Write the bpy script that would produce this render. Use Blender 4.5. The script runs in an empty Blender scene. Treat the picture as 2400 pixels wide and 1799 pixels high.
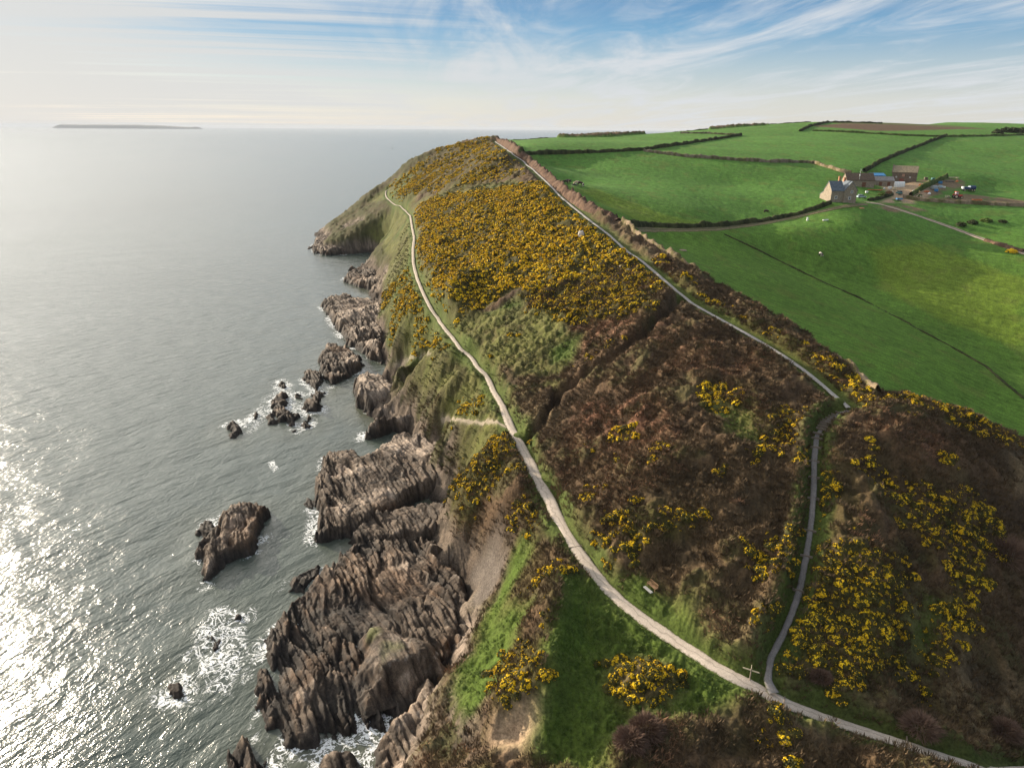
import bpy, bmesh, math, random
import numpy as np
from mathutils import Matrix, Vector
R_ = math.radians
scene = bpy.context.scene
COL = scene.collection
rng = np.random.default_rng(7)
random.seed(7)

# ------------------------------------------------------------------ camera
PW, PH, FOC = 2212., 1658., 1535.
PITCH, ROLL, CAMZ = R_(19.75), R_(0.4), 80.0
cR, sR, cP, sP = math.cos(ROLL), math.sin(ROLL), math.cos(PITCH), math.sin(PITCH)
cd = bpy.data.cameras.new('camera'); cam = bpy.data.objects.new('camera', cd); COL.objects.link(cam)
cd.sensor_width = 36; cd.lens = 36 * FOC / PW; cd.clip_start = 1.0; cd.clip_end = 200000
ax = Vector((cR, sR * sP, sR * cP)); ay = Vector((-sR, cR * sP, cR * cP)); az_ = Vector((0, -cP, sP))
M = Matrix((ax, ay, az_)).transposed().to_4x4(); M.translation = (0, 0, CAMZ)
cam.matrix_world = M
scene.camera = cam

# ------------------------------------------------------------------ light
SUN_AZ, SUN_EL = -48.5, 15.5       # degrees; azimuth from +Y, negative = left
sd = bpy.data.lights.new('sun', 'SUN'); sd.energy = 5.0; sd.angle = R_(0.53); sd.color = (1.0, 0.86, 0.68)
sun = bpy.data.objects.new('sun', sd); COL.objects.link(sun)
SDIR = Vector((math.sin(R_(SUN_AZ)) * math.cos(R_(SUN_EL)), math.cos(R_(SUN_AZ)) * math.cos(R_(SUN_EL)), math.sin(R_(SUN_EL))))
sun.rotation_euler = SDIR.to_track_quat('Z', 'Y').to_euler()
sun.location = (-300, 300, 200)
scene.view_settings.view_transform = 'Standard'; scene.view_settings.look = 'None'
scene.view_settings.exposure = 0.92; scene.view_settings.gamma = 1.0


class NT:
    """tiny node-tree helper"""
    def __init__(s, t):
        s.t = t; s.n = t.nodes; s.l = t.links
    def new(s, typ, **kw):
        n = s.n.new(typ)
        for k, v in kw.items():
            if k.startswith('i_'):
                n.inputs[k[2:].replace('_', ' ')].default_value = v
            else:
                setattr(n, k, v)
        return n
    def link(s, a, b): s.l.new(a, b)
    def put(s, v, sock):
        if hasattr(v, 'is_linked') or isinstance(v, bpy.types.NodeSocket): s.l.new(v, sock)
        else: sock.default_value = v
    def math(s, op, a, b=None, c=None, clamp=False):
        n = s.n.new('ShaderNodeMath'); n.operation = op; n.use_clamp = clamp
        for i, v in enumerate((a, b, c)):
            if v is not None: s.put(v, n.inputs[i])
        return n.outputs[0]
    def mix(s, f, a, b, blend='MIX'):
        n = s.n.new('ShaderNodeMix'); n.data_type = 'RGBA'; n.blend_type = blend
        s.put(f, n.inputs[0]); s.put(a, n.inputs[6]); s.put(b, n.inputs[7])
        return n.outputs[2]
    def noise(s, vec, scale, detail=4, rough=0.55, dist=0.0):
        n = s.n.new('ShaderNodeTexNoise'); n.inputs['Scale'].default_value = scale
        n.inputs['Detail'].default_value = detail; n.inputs['Roughness'].default_value = rough
        n.inputs['Distortion'].default_value = dist
        if vec is not None: s.l.new(vec, n.inputs['Vector'])
        return n.outputs[0]
    def ramp(s, f, stops):
        n = s.n.new('ShaderNodeValToRGB'); e = n.color_ramp.elements
        while len(e) < len(stops): e.new(0.5)
        for k, (p, c) in enumerate(stops):
            e[k].position = p; e[k].color = (c if len(c) == 4 else (*c, 1)) if hasattr(c, '__len__') else (c, c, c, 1)
        s.l.new(f, n.inputs[0]); return n.outputs[0]
    def maprange(s, v, a, b, c=0.0, d=1.0, smooth=False):
        n = s.n.new('ShaderNodeMapRange'); n.interpolation_type = 'SMOOTHSTEP' if smooth else 'LINEAR'
        s.put(v, n.inputs[0])
        for i, q in enumerate((a, b, c, d)): n.inputs[i + 1].default_value = q
        return n.outputs[0]
    def mapping(s, vec, rot=(0, 0, 0), scale=(1, 1, 1), loc=(0, 0, 0)):
        if tuple(rot) != (0, 0, 0):      # turn first, then stretch
            r = s.n.new('ShaderNodeMapping'); s.l.new(vec, r.inputs[0]); r.inputs['Rotation'].default_value = rot; vec = r.outputs[0]; rot = (0, 0, 0)
        n = s.n.new('ShaderNodeMapping'); s.l.new(vec, n.inputs[0])
        n.inputs['Rotation'].default_value = rot; n.inputs['Scale'].default_value = scale; n.inputs['Location'].default_value = loc
        return n.outputs[0]

# ------------------------------------------------------------------ sky
world = bpy.data.worlds.new('World'); scene.world = world; world.use_nodes = True
w = NT(world.node_tree); w.n.clear()
sky = w.new('ShaderNodeTexSky'); sky.sky_type = 'NISHITA'; sky.sun_disc = False
sky.sun_elevation = R_(SUN_EL); sky.sun_rotation = R_(SUN_AZ); sky.altitude = 80
sky.air_density = 1.0; sky.dust_density = 0.6; sky.ozone_density = 2.0
tc = w.new('ShaderNodeTexCoord')
sep = w.new('ShaderNodeSeparateXYZ'); w.link(tc.outputs['Generated'], sep.inputs[0])
DX, DY, DZ = sep.outputs
zc = w.math('MAXIMUM', DZ, 0.0); zz = w.math('ADD', zc, 0.05)
cmb = w.new('ShaderNodeCombineXYZ')
w.link(w.math('DIVIDE', DX, zz), cmb.inputs[0]); w.link(w.math('DIVIDE', DY, zz), cmb.inputs[1])
plane = cmb.outputs[0]                              # the cloud layer seen as a level sheet overhead
def streaks(az, sx, sy, loc, sc, dist):
    m = w.mapping(plane, rot=(0, 0, R_(az)), scale=(sx, sy, 1), loc=loc)
    return w.noise(m, sc, 9, 0.62, dist)
ca = streaks(74, 1.6, .10, (3.1, 0.4, 0), 1.0, .9); cb = streaks(-6, .95, .26, (1.3, 2.7, 0), 1.0, 1.3); cl_ = streaks(20, .25, .15, (5.3, 1.7, 0), 1.0, .3)
side = w.maprange(DX, -.35, .12, 0, 1, True)
cs = w.math('ADD', w.math('MULTIPLY', ca, w.math('SUBTRACT', 1.0, side)), w.math('MULTIPLY', cb, side))
cs = w.math('ADD', w.math('MULTIPLY', cs, .75), w.math('MULTIPLY', cl_, .35))
sunward = w.maprange(DX, -.62, -.05, .20, .0, True)
mask = w.maprange(w.math('ADD', cs, sunward),   .47, .70, 0.0, .9, True)
grad = w.ramp(DZ, [(0.0, (.53, .515, .49)), (.035, (.48, .488, .485)), (.075, (.30, .385, .455)), (.115, (.095, .25, .42)), (.16, (.035, .15, .33)), (.45, (.028, .095, .22))])
grad10 = w.mix(1.0, grad, (10, 10, 10, 1), 'MULTIPLY')
skycol = w.mix(.80, sky.outputs[0], grad10)
glow = w.math('POWER', w.math('MAXIMUM', w.math('ADD', w.math('MULTIPLY', DX, SDIR.x), w.math('ADD', w.math('MULTIPLY', DY, SDIR.y), w.math('MULTIPLY', DZ, SDIR.z))), 0), 9.0)
cloudcol = w.mix(w.maprange(DX, -.6, .3, 0, 1, True), (5.0, 4.95, 4.8, 1), (5.0, 5.2, 5.45, 1))
high = w.math('MULTIPLY', w.maprange(DZ, .13, .30, 0, .85, True), w.maprange(w.math('ADD', w.math('MULTIPLY', DX, SDIR.x), w.math('MULTIPLY', DY, SDIR.y)), -.05, .9, .0, 1, True))
bgc = w.mix(w.math('MAXIMUM', w.math('MULTIPLY', glow, .08), high), w.mix(mask, skycol, cloudcol), (10.5, 10.1, 9.3, 1))
aur = w.math('MULTIPLY', w.math('POWER', glow, 1.15), w.maprange(DZ, .125, .21, 0, 26, True))      # glow added round the sun above the picture to lift the sea's sheen
bgc = w.mix(1.0, bgc, w.mix(1.0, (1.0, .95, .86, 1), aur, 'MULTIPLY'), 'ADD')
bg = w.new('ShaderNodeBackground'); bg.inputs[1].default_value = 0.076
w.link(bgc, bg.inputs[0])
wo = w.new('ShaderNodeOutputWorld'); w.link(bg.outputs[0], wo.inputs[0])

# ------------------------------------------------------------------ maths helpers
def rays(px, py):
    px = np.asarray(px, float); py = np.asarray(py, float)
    a = (px - PW / 2) / FOC; b = -(py - PH / 2) / FOC
    a, b = a * cR - b * sR, a * sR + b * cR
    return np.stack([a, cP + b * sP, -sP + b * cP], -1)
def at(px, py, z):
    d = rays(px, py); t = (z - CAMZ) / d[2]
    return d[0] * t, d[1] * t

def _h(ix, iy, seed):
    h = (ix.astype(np.uint32) * np.uint32(374761393) + iy.astype(np.uint32) * np.uint32(668265263) + np.uint32(seed * 974711 & 0xffffffff))
    h = (h ^ (h >> np.uint32(13))) * np.uint32(1274126177)
    h = (h ^ (h >> np.uint32(16))) * np.uint32(2246822519)
    h ^= h >> np.uint32(15)
    return h.astype(np.float32) / np.float32(4294967295.)
def vnoise(x, y, seed=0):
    x = np.asarray(x, np.float64) + 5000; y = np.asarray(y, np.float64) + 5000
    ix = np.floor(x); iy = np.floor(y); fx = (x - ix).astype(np.float32); fy = (y - iy).astype(np.float32)
    ix = ix.astype(np.int64); iy = iy.astype(np.int64)
    fx = fx * fx * fx * (fx * (fx * 6 - 15) + 10); fy = fy * fy * fy * (fy * (fy * 6 - 15) + 10)
    a = _h(ix, iy, seed); b = _h(ix + 1, iy, seed); c = _h(ix, iy + 1, seed); d = _h(ix + 1, iy + 1, seed)
    return (a + (b - a) * fx) * (1 - fy) + (c + (d - c) * fx) * fy
def fbm(x, y, seed=0, oct=4, gain=0.5):
    s = 0; amp = 1; tot = 0
    for o in range(oct):
        s = s + amp * vnoise(x * 2.03 ** o, y * 2.03 ** o, seed + o * 17); tot += amp; amp *= gain
    return s / tot
def sstep(a, b, x):
    t = np.clip((x - a) / (b - a), 0, 1); return t * t * (3 - 2 * t)
def inpoly(x, y, poly):
    x = np.asarray(x); r = np.zeros(x.shape, bool); P = np.asarray(poly, float); n = len(P)
    for i in range(n):
        x1, y1 = P[i]; x2, y2 = P[(i + 1) % n]
        if y1 == y2: continue
        r ^= ((y1 > y) != (y2 > y)) & (x < (x2 - x1) * (y - y1) / (y2 - y1) + x1)
    return r
def polydist(x, y, P, closed=False):
    P = np.asarray(P, float); d = np.full(x.shape, 1e9, np.float32); n = len(P)
    for i in range(n if closed else n - 1):
        a = P[i]; b = P[(i + 1) % n]; v = b - a; L = v @ v + 1e-12
        t = np.clip(((x - a[0]) * v[0] + (y - a[1]) * v[1]) / L, 0, 1)
        d = np.minimum(d, np.hypot(x - a[0] - t * v[0], y - a[1] - t * v[1]))
    return d

# ------------------------------------------------------------------ land heights (surveyed points: picture pixel + height above the sea)
LN_COAST = [
 (2120,1658,17),(1900,1590,17.5),(1700,1520,19),(1640,1480,20),(1500,1410,20),(1400,1345,20),(1330,1290,20.3),(1250,1190,20.8),(1200,1110,21),
 (1150,1010,21.5),(1105,930,22.2),(1080,870,22.8),(1050,810,23.5),(985,740,25),(935,670,26.5),(905,610,28),(893,550,29.2),(890,500,30),(885,460,31),(860,445,31.5),(840,430,32),(830,418,32)]
LN_RIDGE = [
 (1830,885,36),(1720,790,38.2),(1600,715,40.5),(1470,640,43.5),(1400,580,46),(1340,535,48.5),(1270,475,52),(1200,410,57),(1150,365,61.5),(1140,355,62.5)]
LN_STEPS = [(1640,1480,20),(1690,1350,22.5),(1730,1250,25),(1755,1100,28.7),(1760,1000,32),(1800,900,35.2),(1830,885,36)]
CT = [
 # slope between coast path and ridge path
 
 (1300,800,32.5),(1450,780,37),(1400,900,31.5),(1200,850,26.5),(1250,950,26),(1350,1050,27.5),(1500,900,33.5),(1600,900,34.3),(1600,1050,30.2),(1500,1150,26.5),(1350,1180,23.5),(1550,1280,23.5),(1600,1380,21.8),(1700,900,35.2),
 # right hand slope down to the combe
 (1850,940,35.5),(1900,1000,33),(1900,1150,28.5),(1900,1300,24),(1880,1450,19.5),(1960,880,35.2),(2050,920,33.6),(2140,960,31.5),(2050,1050,29.5),(2050,1200,24.5),(2050,1400,18),
 (2200,1010,28.5),(2200,1150,22),(2200,1300,17),(2200,1500,12),(2050,1560,15),(2210,1640,12),
 # wall strip on the crest, then the field dropping behind it
 (1880,860,36),(1760,765,38.4),(1640,690,40.4),(1520,615,42.9),(1430,555,46.2),(1350,490,49.5),
 (1950,872,28.5),(1800,775,31.5),(1700,705,33.5),(1600,635,36.3),(1500,562,40.6),(1400,505,45),(1950,790,25),(1850,720,27.5),(1750,650,31),(1650,590,35.3),
 (2060,905,22),(2200,950,17),(2100,800,18.5),(2000,720,21),(1900,660,24.5),(1800,610,29),(1700,560,34.3),(2000,640,26),(1900,600,29),(1772,560,34.5),(2200,720,19.5),(2212,800,14.5),(2200,900,15),(1600,510,41.5),
 (2212,545,36),(2100,510,38.5),(2000,480,43),(1900,450,48),(1870,440,49.5),(1810,440,50),(1950,500,41),(1850,480,45),(1720,500,42.5),(1700,470,45),(1600,483,44.2),(1500,490,45.2),
 (2212,470,44),(2150,455,46),(2060,422,50.2),(2212,437,48),(2212,405,52),(2140,405,52),(1950,408,53),(1870,405,53.5),(1830,420,51.5),
 # upper fields
 (1225,395,56.5),(1300,440,52.8),(1200,360,61),(1300,380,58),(1450,400,55),(1600,400,54),(1720,420,52),(1500,450,49.5),(1350,465,51),(1940,402,53.5),(1945,401,53.6),
 # cliff tops and benches below the coast path
 (860,480,25),(800,488,16),(800,515,8.5),(830,512,13),(770,520,7.5),(845,500,19),(745,500,9.5),(705,518,5),(840,520,11),(860,560,16),(850,600,14),(835,640,8),(860,700,14),(850,740,11),(880,770,13.5),(925,770,19),(870,650,19),(950,800,19.5),
 (905,790,15.5),(960,860,16.5),(930,890,9.5),(975,830,18),(1020,870,18.5),(980,910,13),(1000,960,13),(1040,950,17),(1010,1020,13.5),(980,1060,10.5),(985,1100,10.5),(1060,1030,18),(1080,1100,17),(1060,1140,13),
 (1050,1190,8),(1090,1230,11),(1120,1180,15.5),(1170,1200,18.5),(1080,1300,11),(1120,1280,14),(1060,1370,10.5),(1110,1370,14.5),(1180,1350,19),(1040,1450,9.5),(1080,1480,14),(1140,1480,17.5),(970,1450,8.5),(985,1530,11),(1040,1580,13),(1120,1560,16),
 (1000,1620,11.5),(940,1600,8),(900,1640,6.5),(1080,1640,13),(1140,1620,14.5),(1250,1400,19),(1280,1500,18),(1400,1480,18.7),(1220,1600,16.5),(1400,1600,17.5),(1550,1580,18.3),(1700,1600,17.5),(1500,1658,17),(1300,1658,16.5),(1850,1640,16.5),
 # foot of the cliffs, partly under the rock outcrops
 (1045,1240,5),(1020,1290,4.2),(1000,1200,4),(1035,1330,4.5),(930,1230,1.5),(990,1390,1.5),(930,1500,1),(880,1600,1),(880,1160,0.5),(940,1130,3),(980,1150,5),(930,1060,1),(1000,1050,6),(900,1000,1.5),(960,960,4.5),(880,930,0.5),(910,860,1.5),(860,850,0.3),(895,820,6),
 (840,800,0.5),(835,740,1.5),(800,700,0.5),(815,650,1),(805,600,0.5),(818,560,1),(830,545,1.5),(845,810,3),
]
# far ground: picture pixel + distance ahead
CDIST = [(1130,333,400),(1260,330,420),(1400,324,440),(1500,335,425),(1640,345,415),(1750,352,420),(1650,315,500),(1450,303,540),(1300,303,560),(1200,310,530),(1600,294,590),(1780,310,510),(1900,330,470),(1090,303,560),(1180,299,600),(1300,297,640),(1400,291,680),(1500,283,740),(1600,273,780),(1750,264,820),(1740,287,620),(1850,265,860),(1950,269,900),(2030,297,600),(2212,290,680),(2120,293,640),(2212,272,900),(2080,273,880),(1000,312,560),(960,330,562),(800,416,585),(830,398,585),(870,363,575),(930,331,565),(1010,308,565),(2000,340,480),(2150,340,510),(2212,370,450),(1830,380,385),(1880,368,405),(1960,395,378),(2100,380,410),(1950,355,430),(2400,285,800),(2400,272,950)]
# sea bed (heights negative), pixel on the water plane
CS = [(520,1658,-4),(600,1500,-4),(560,1350,-5),(640,1250,-5),(700,1180,-4),(640,1050,-6),(680,940,-5),(740,890,-3),(740,840,-2.5),(800,870,-1.5),(690,830,-5),(650,740,-7),(660,620,-8),(740,560,-4),(790,546,-1.5),(640,520,-8),(720,450,-8),(680,480,-8),
      (300,1600,-8),(300,1200,-9),(400,900,-9),(450,700,-10),(500,520,-10),(750,430,-6),(700,1620,-2.5),(760,1640,-2),(820,1640,-1.0),(620,1600,-3)]
P0 = []
for x, y, z in CT: P0.append((*at(x, y, z), z))
for x, y, z in CS: P0.append((*at(x, y, 0), z))
RIDGE_TOP = [(1110,330,400),(1075,308,520),(1060,302,545)]
LINES = []
for LN in (LN_COAST, LN_RIDGE, LN_STEPS):
    q = np.array([(*at(x, y, z), z) for x, y, z in LN])
    if LN is LN_RIDGE: q = np.vstack([q] + [[(lambda d: (d[0] * D / d[1], D, CAMZ + d[2] * D / d[1]))(rays(x, y))] for x, y, D in RIDGE_TOP])
    for a, b in zip(q[:-1], q[1:]):
        n = max(1, int(np.hypot(*(b - a)[:2]) / 8)); P0 += [tuple(a + (b - a) * k / n) for k in range(n)]
    P0.append(tuple(q[-1])); LINES.append(q)
# the scrub slope between the two long paths is gently convex
for yy in range(185, 530, 22):
    a, b = [np.array([np.interp(yy, q[:, 1], q[:, 0]), yy, np.interp(yy, q[:, 1], q[:, 2])]) for q in (LINES[0][np.argsort(LINES[0][:, 1])], LINES[1][np.argsort(LINES[1][:, 1])])]
    for t in (.25, .5, .75): P0.append((a[0] + (b[0] - a[0]) * t, yy, a[2] + (b[2] - a[2]) * (t + .09 * math.sin(math.pi * t))))
for x, y, D in CDIST:
    d = rays(x, y); P0.append((d[0] * D / d[1], D, CAMZ + d[2] * D / d[1]))
P0 += [(-150,640,-5),(-90,660,0),(-40,640,40),(20,640,64),(-180,600,-8),(-60,720,-6),(40,760,30),(0,800,0),(100,800,60),(150,900,40),(300,900,80),(420,950,88),(600,1050,92),(800,900,92),(900,700,86),(700,500,70),(600,350,58),
       (450,250,44),(300,150,30),(350,250,40),(200,60,12),(120,40,8),(60,20,12),(20,25,14),(0,40,12),(-12,40,6),(-25,40,-2),(-60,40,-6),(160,120,17),(250,90,20),(130,90,10),(-300,600,-12),(-300,300,-12),(-150,100,-10),(1000,1100,90),(-100,900,-12),(100,1000,0),(300,1100,20),(500,1250,60)]
P0 = np.array(P0, float)
def rbf_fit(P, c=6.0, lam=0.05):
    X = P[:, :2]; d = np.sqrt(((X[:, None] - X[None]) ** 2).sum(-1) + c * c); n = len(P)
    A = np.zeros((n + 3, n + 3)); A[:n, :n] = -d + lam * np.eye(n); A[:n, n] = 1; A[:n, n + 1:] = X / 100; A[n:, :n] = A[:n, n:].T
    b = np.zeros(n + 3); b[:n] = P[:, 2]
    return np.linalg.solve(A, b)
W_ = rbf_fit(P0)
def rbf_eval(x, y, c=6.0):
    out = np.empty(x.shape, np.float32); xf = x.ravel(); yf = y.ravel(); o = out.ravel(); n = len(P0)
    for i in range(0, len(xf), 20000):
        dx = xf[i:i + 20000, None].astype(np.float32) - P0[None, :, 0].astype(np.float32); dy = yf[i:i + 20000, None].astype(np.float32) - P0[None, :, 1].astype(np.float32)
        o[i:i + 20000] = -(np.sqrt(dx * dx + dy * dy + np.float32(c * c)).astype(np.float64) @ W_[:n]) + W_[n] + xf[i:i + 20000] / 100 * W_[n + 1] + yf[i:i + 20000] / 100 * W_[n + 2]
    return o.reshape(x.shape)
GX0, GY0, GS, GNX, GNY = -320., 0., 3.0, 520, 460
gx, gy = np.meshgrid(GX0 + GS * np.arange(GNX), GY0 + GS * np.arange(GNY))
HB = rbf_eval(gx, gy)
def bspl(G, x, y, x0, y0, s):
    fx = np.clip((np.asarray(x, float) - x0) / s, 1.01, G.shape[1] - 2.01); fy = np.clip((np.asarray(y, float) - y0) / s, 1.01, G.shape[0] - 2.01)
    ix = fx.astype(int); iy = fy.astype(int); tx = fx - ix; ty = fy - iy
    def wts(t): return ((1 - t) ** 3 / 6, (3 * t ** 3 - 6 * t ** 2 + 4) / 6, (-3 * t ** 3 + 3 * t ** 2 + 3 * t + 1) / 6, t ** 3 / 6)
    wx = wts(tx); wy = wts(ty); s_ = 0
    for j in range(4):
        r = 0
        for i in range(4): r = r + wx[i] * G[iy + j - 1, ix + i - 1]
        s_ = s_ + wy[j] * r
    return s_
def hbase(x, y): return bspl(HB, x, y, GX0, GY0, GS)
def bil(G, x, y, x0, y0, s):
    fx = np.clip((np.asarray(x, float) - x0) / s, 0, G.shape[1] - 1.001); fy = np.clip((np.asarray(y, float) - y0) / s, 0, G.shape[0] - 1.001)
    ix = fx.astype(int); iy = fy.astype(int); tx = fx - ix; ty = fy - iy
    return (G[iy, ix] * (1 - tx) + G[iy, ix + 1] * tx) * (1 - ty) + (G[iy + 1, ix] * (1 - tx) + G[iy + 1, ix + 1] * tx) * ty
def hit(px, py):
    """first meeting of the sight line with the ground, as world x, y (vectorised)"""
    d = rays(px, py); px = np.atleast_1d(px); d = d.reshape(-1, 3); n = len(d)
    t = np.full(n, 30.0); done = np.zeros(n, bool); tp = t.copy()
    for k in range(900):
        p = d * t[:, None]; hz = np.maximum(hbase(p[:, 0], p[:, 1]), 0)
        below = (CAMZ + p[:, 2]) <= hz
        done |= below
        if done.all(): break
        tp = np.where(done, tp, t); t = np.where(done, t, t * 1.006 + 0.05)
    lo = tp; hi = t
    for k in range(14):
        m = (lo + hi) / 2; p = d * m[:, None]; b = (CAMZ + p[:, 2]) <= np.maximum(hbase(p[:, 0], p[:, 1]), 0)
        hi = np.where(b, m, hi); lo = np.where(b, lo, m)
    p = d * hi[:, None]
    return p[:, :2]
def dens(P, step):
    """resample a pixel or world polyline"""
    P = np.asarray(P, float); out = []
    for a, b in zip(P[:-1], P[1:]):
        n = max(1, int(np.hypot(*(b - a)[:2]) / step)); out += [a + (b - a) * k / n for k in range(n)]
    out.append(P[-1]); return np.array(out)
def smooth_line(P, it=2):
    P = np.asarray(P, float)
    for _ in range(it):
        Q = [P[0]]
        for a, b in zip(P[:-1], P[1:]): Q += [a * .75 + b * .25, a * .25 + b * .75]
        Q.append(P[-1]); P = np.array(Q)
    return P
def hitline(pts, step=8, closed=False):
    P = np.array(pts, float)
    if closed: P = np.vstack([P, P[:1]])
    P = dens(P, step); return hit(P[:, 0], P[:, 1])

# ------------------------------------------------------------------ ground lines
L_coast = smooth_line(hitline([(2230,1672),(2120,1655),(2000,1622),(1900,1590),(1800,1558),(1700,1520),(1640,1487),(1570,1452),(1500,1411),(1440,1372),(1400,1343),(1350,1306),(1310,1268),(1275,1228),(1248,1190),(1225,1150),(1200,1110),(1175,1060),(1150,1010),(1125,962),(1104,925),(1095,900),(1083,872),(1065,842),(1050,810),(1020,778),(985,740),(955,702),(930,665),(915,635),(902,605),(893,570),(892,540),(895,515),(890,490),(886,463),(870,450),(848,440),(836,430),(832,418),(838,408)], 12), 1)
L_ridge = smooth_line(hitline([(1833,886),(1800,855),(1770,827),(1740,803),(1690,768),(1640,738),(1590,710),(1540,682),(1495,655),(1465,632),(1430,602),(1390,568),(1350,540),(1315,508),(1275,478),(1240,450),(1210,425),(1185,398),(1160,375),(1135,353),(1105,332),(1085,317),(1070,306)], 12), 1)
L_steps = smooth_line(hitline([(1672,1503),(1658,1470),(1665,1420),(1690,1375),(1712,1320),(1728,1270),(1742,1200),(1752,1130),(1758,1060),(1758,1000),(1765,940),(1785,910),(1810,895),(1833,886)], 10), 1)
L_ditch = smooth_line(hitline([(1475,648),(1440,682),(1410,712),(1370,752),(1330,782),(1280,815),(1230,848),(1205,865),(1192,890),(1172,918),(1145,942)], 10), 1)
L_ditch2 = smooth_line(hitline([(1205,858),(1160,853),(1125,858),(1095,872)], 10), 1)
L_gully = smooth_line(hitline([(1930,1060),(1960,1130),(1970,1220),(1975,1300),(1968,1400),(1990,1500)], 10), 1)
L_gbank = smooth_line(hitline([(1205,1275),(1195,1340),(1190,1400),(1180,1470),(1160,1530),(1145,1580)], 10), 1)
L_track = smooth_line(hitline([(1868,437),(1900,441),(1940,452),(2000,472),(2060,493),(2120,515),(2170,532),(2212,547),(2250,560)], 8), 1)
L_ftrack = smooth_line(hitline([(1870,441),(1820,446),(1780,455),(1740,464),(1700,473),(1650,483),(1600,489),(1540,495),(1480,497),(1420,497),(1375,494)], 8), 1)
L_cliffpath = smooth_line(hitline([(955,912),(985,918),(1020,920),(1060,921),(1095,928)], 6), 1)
L_cutpath = smooth_line(hitline([(850,790),(870,783),(900,776),(930,773)], 6), 1)

# ------------------------------------------------------------------ ground cover zones, traced then laid on the ground
ZS = 1.0; ZX0, ZY0, ZNX, ZNY = -230., 20., 700, 720
zx, zy = np.meshgrid(ZX0 + ZS * np.arange(ZNX), ZY0 + ZS * np.arange(ZNY))
zwx = zx + (fbm(zx / 9, zy / 9, 3, 4) - .5) * 11; zwy = zy + (fbm(zx / 9, zy / 9, 9, 4) - .5) * 11
def blur(A, n):
    A = A.astype(np.float32)
    for _ in range(n):
        A = (A + np.roll(A, 1, 0) + np.roll(A, -1, 0)) / 3; A = (A + np.roll(A, 1, 1) + np.roll(A, -1, 1)) / 3
    return A
def zone(polys, soft=1, warp=1.0):
    A = np.zeros(zx.shape, np.float32)
    for p in polys:
        v = 1.0
        if isinstance(p, tuple): p, v = p
        q = hitline(p, 15, True)
        A = np.maximum(A, v * inpoly(zx + (zwx - zx) * warp, zy + (zwy - zy) * warp, q))
    return blur(A, soft)
Z_field = zone([[(1062,299),(1110,315),(1180,375),(1230,420),(1330,482),(1400,535),(1500,598),(1600,658),(1700,715),(1800,785),(1880,845),(1960,868),(2060,905),(2212,965),(2400,1020),(2500,600),(2400,420),(2400,262),(2212,266),(1900,264),(1750,263),(1500,282),(1300,296)]], 0, 0.05)
Z_plough = zone([[(1750,272),(1850,265),(2000,271),(2212,266),(2400,262),(2400,278),(2100,279),(1900,283)]], 1, 0.2)
Z_gorse = zone([
 ([(1325,1435),(1400,1425),(1475,1465),(1445,1530),(1370,1530),(1325,1490)], 1.0), ([(1195,1290),(1225,1300),(1210,1420),(1180,1520),(1150,1590),(1120,1570),(1160,1450),(1180,1350)], .5),
 ([(905,450),(960,425),(1080,412),(1180,402),(1260,485),(1350,555),(1440,610),(1452,650),(1400,700),(1330,690),(1260,700),(1190,680),(1110,640),(1060,660),(1000,690),(960,685),(930,640),(912,560),(900,490)], 1.0),
 ([(845,400),(900,360),(960,325),(1045,303),(1085,330),(1140,385),(1050,398),(950,415),(890,430),(850,425)], 0.42),
 ([(840,612),(895,600),(925,680),(978,748),(945,775),(875,745),(845,690)], 0.92),
 ([(1000,1000),(1085,935),(1105,975),(1120,1040),(1060,1080),(990,1100),(965,1060)], 0.85),
 ([(960,860),(1020,830),(1045,870),(1000,900)], 0.6), ([(950,760),(985,775),(1000,810),(965,810)], 0.5),
 ([(1400,560),(1500,628),(1610,690),(1710,745),(1800,800),(1875,855),(1880,885),(1840,890),(1760,815),(1640,735),(1500,655),(1420,595)], 0.62),
 ([(1765,960),(1800,950),(1810,1100),(1795,1300),(1760,1330),(1742,1290),(1762,1150)], 0.9),
 ([(1720,1310),(1800,1260),(1900,1220),(1950,1260),(1955,1400),(1900,1480),(1780,1460),(1690,1440)], 0.8),
 ([(1800,960),(1880,1000),(1900,1100),(1880,1220),(1800,1250)], .38), ([(2000,1000),(2100,1060),(2120,1300),(2130,1480),(2060,1500),(2080,1200)], .30), ([(1950,1460),(2080,1480),(2100,1640),(1950,1560)], .3),
 ([(1985,1180),(2030,1200),(2050,1300),(2030,1480),(2070,1470),(2060,1380),(2100,1330),(2080,1200),(2020,1120),(1980,1100)], 0.75),
 ([(1880,870),(1960,872),(2060,905),(2140,945),(2212,978),(2212,1000),(2100,965),(2000,920),(1900,900)], 0.8),
 ([(1560,820),(1640,840),(1700,920),(1690,990),(1620,960),(1570,900),(1530,860)], 0.5),
 ([(1330,1100),(1400,1090),(1490,1140),(1480,1175),(1400,1180),(1340,1150)], 0.6),
 ([(1060,1430),(1150,1420),(1170,1500),(1150,1580),(1080,1570),(1050,1500)], 0.95),
 ([(1070,1150),(1130,1140),(1230,1230),(1250,1270),(1170,1290),(1090,1220)], 0.4),
 ([(1100,1270),(1170,1300),(1170,1400),(1110,1380)], 0.35),
 ([(1500,1280),(1560,1290),(1600,1340),(1560,1390),(1500,1350)], 0.4),
 ([(1560,1590),(1750,1600),(1900,1658),(1500,1658)], 0.28), ([(1900,930),(1990,990),(2060,1080),(2080,1180),(1960,1130),(1880,1020)], 0.18),
 ([(1200,960),(1800,960),(1720,1300),(1650,1440),(1300,1230)], 0.10), ([(1250,660),(1420,690),(1360,760),(1240,820),(1080,830),(1000,770)], 0.06),
], 1)
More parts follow.
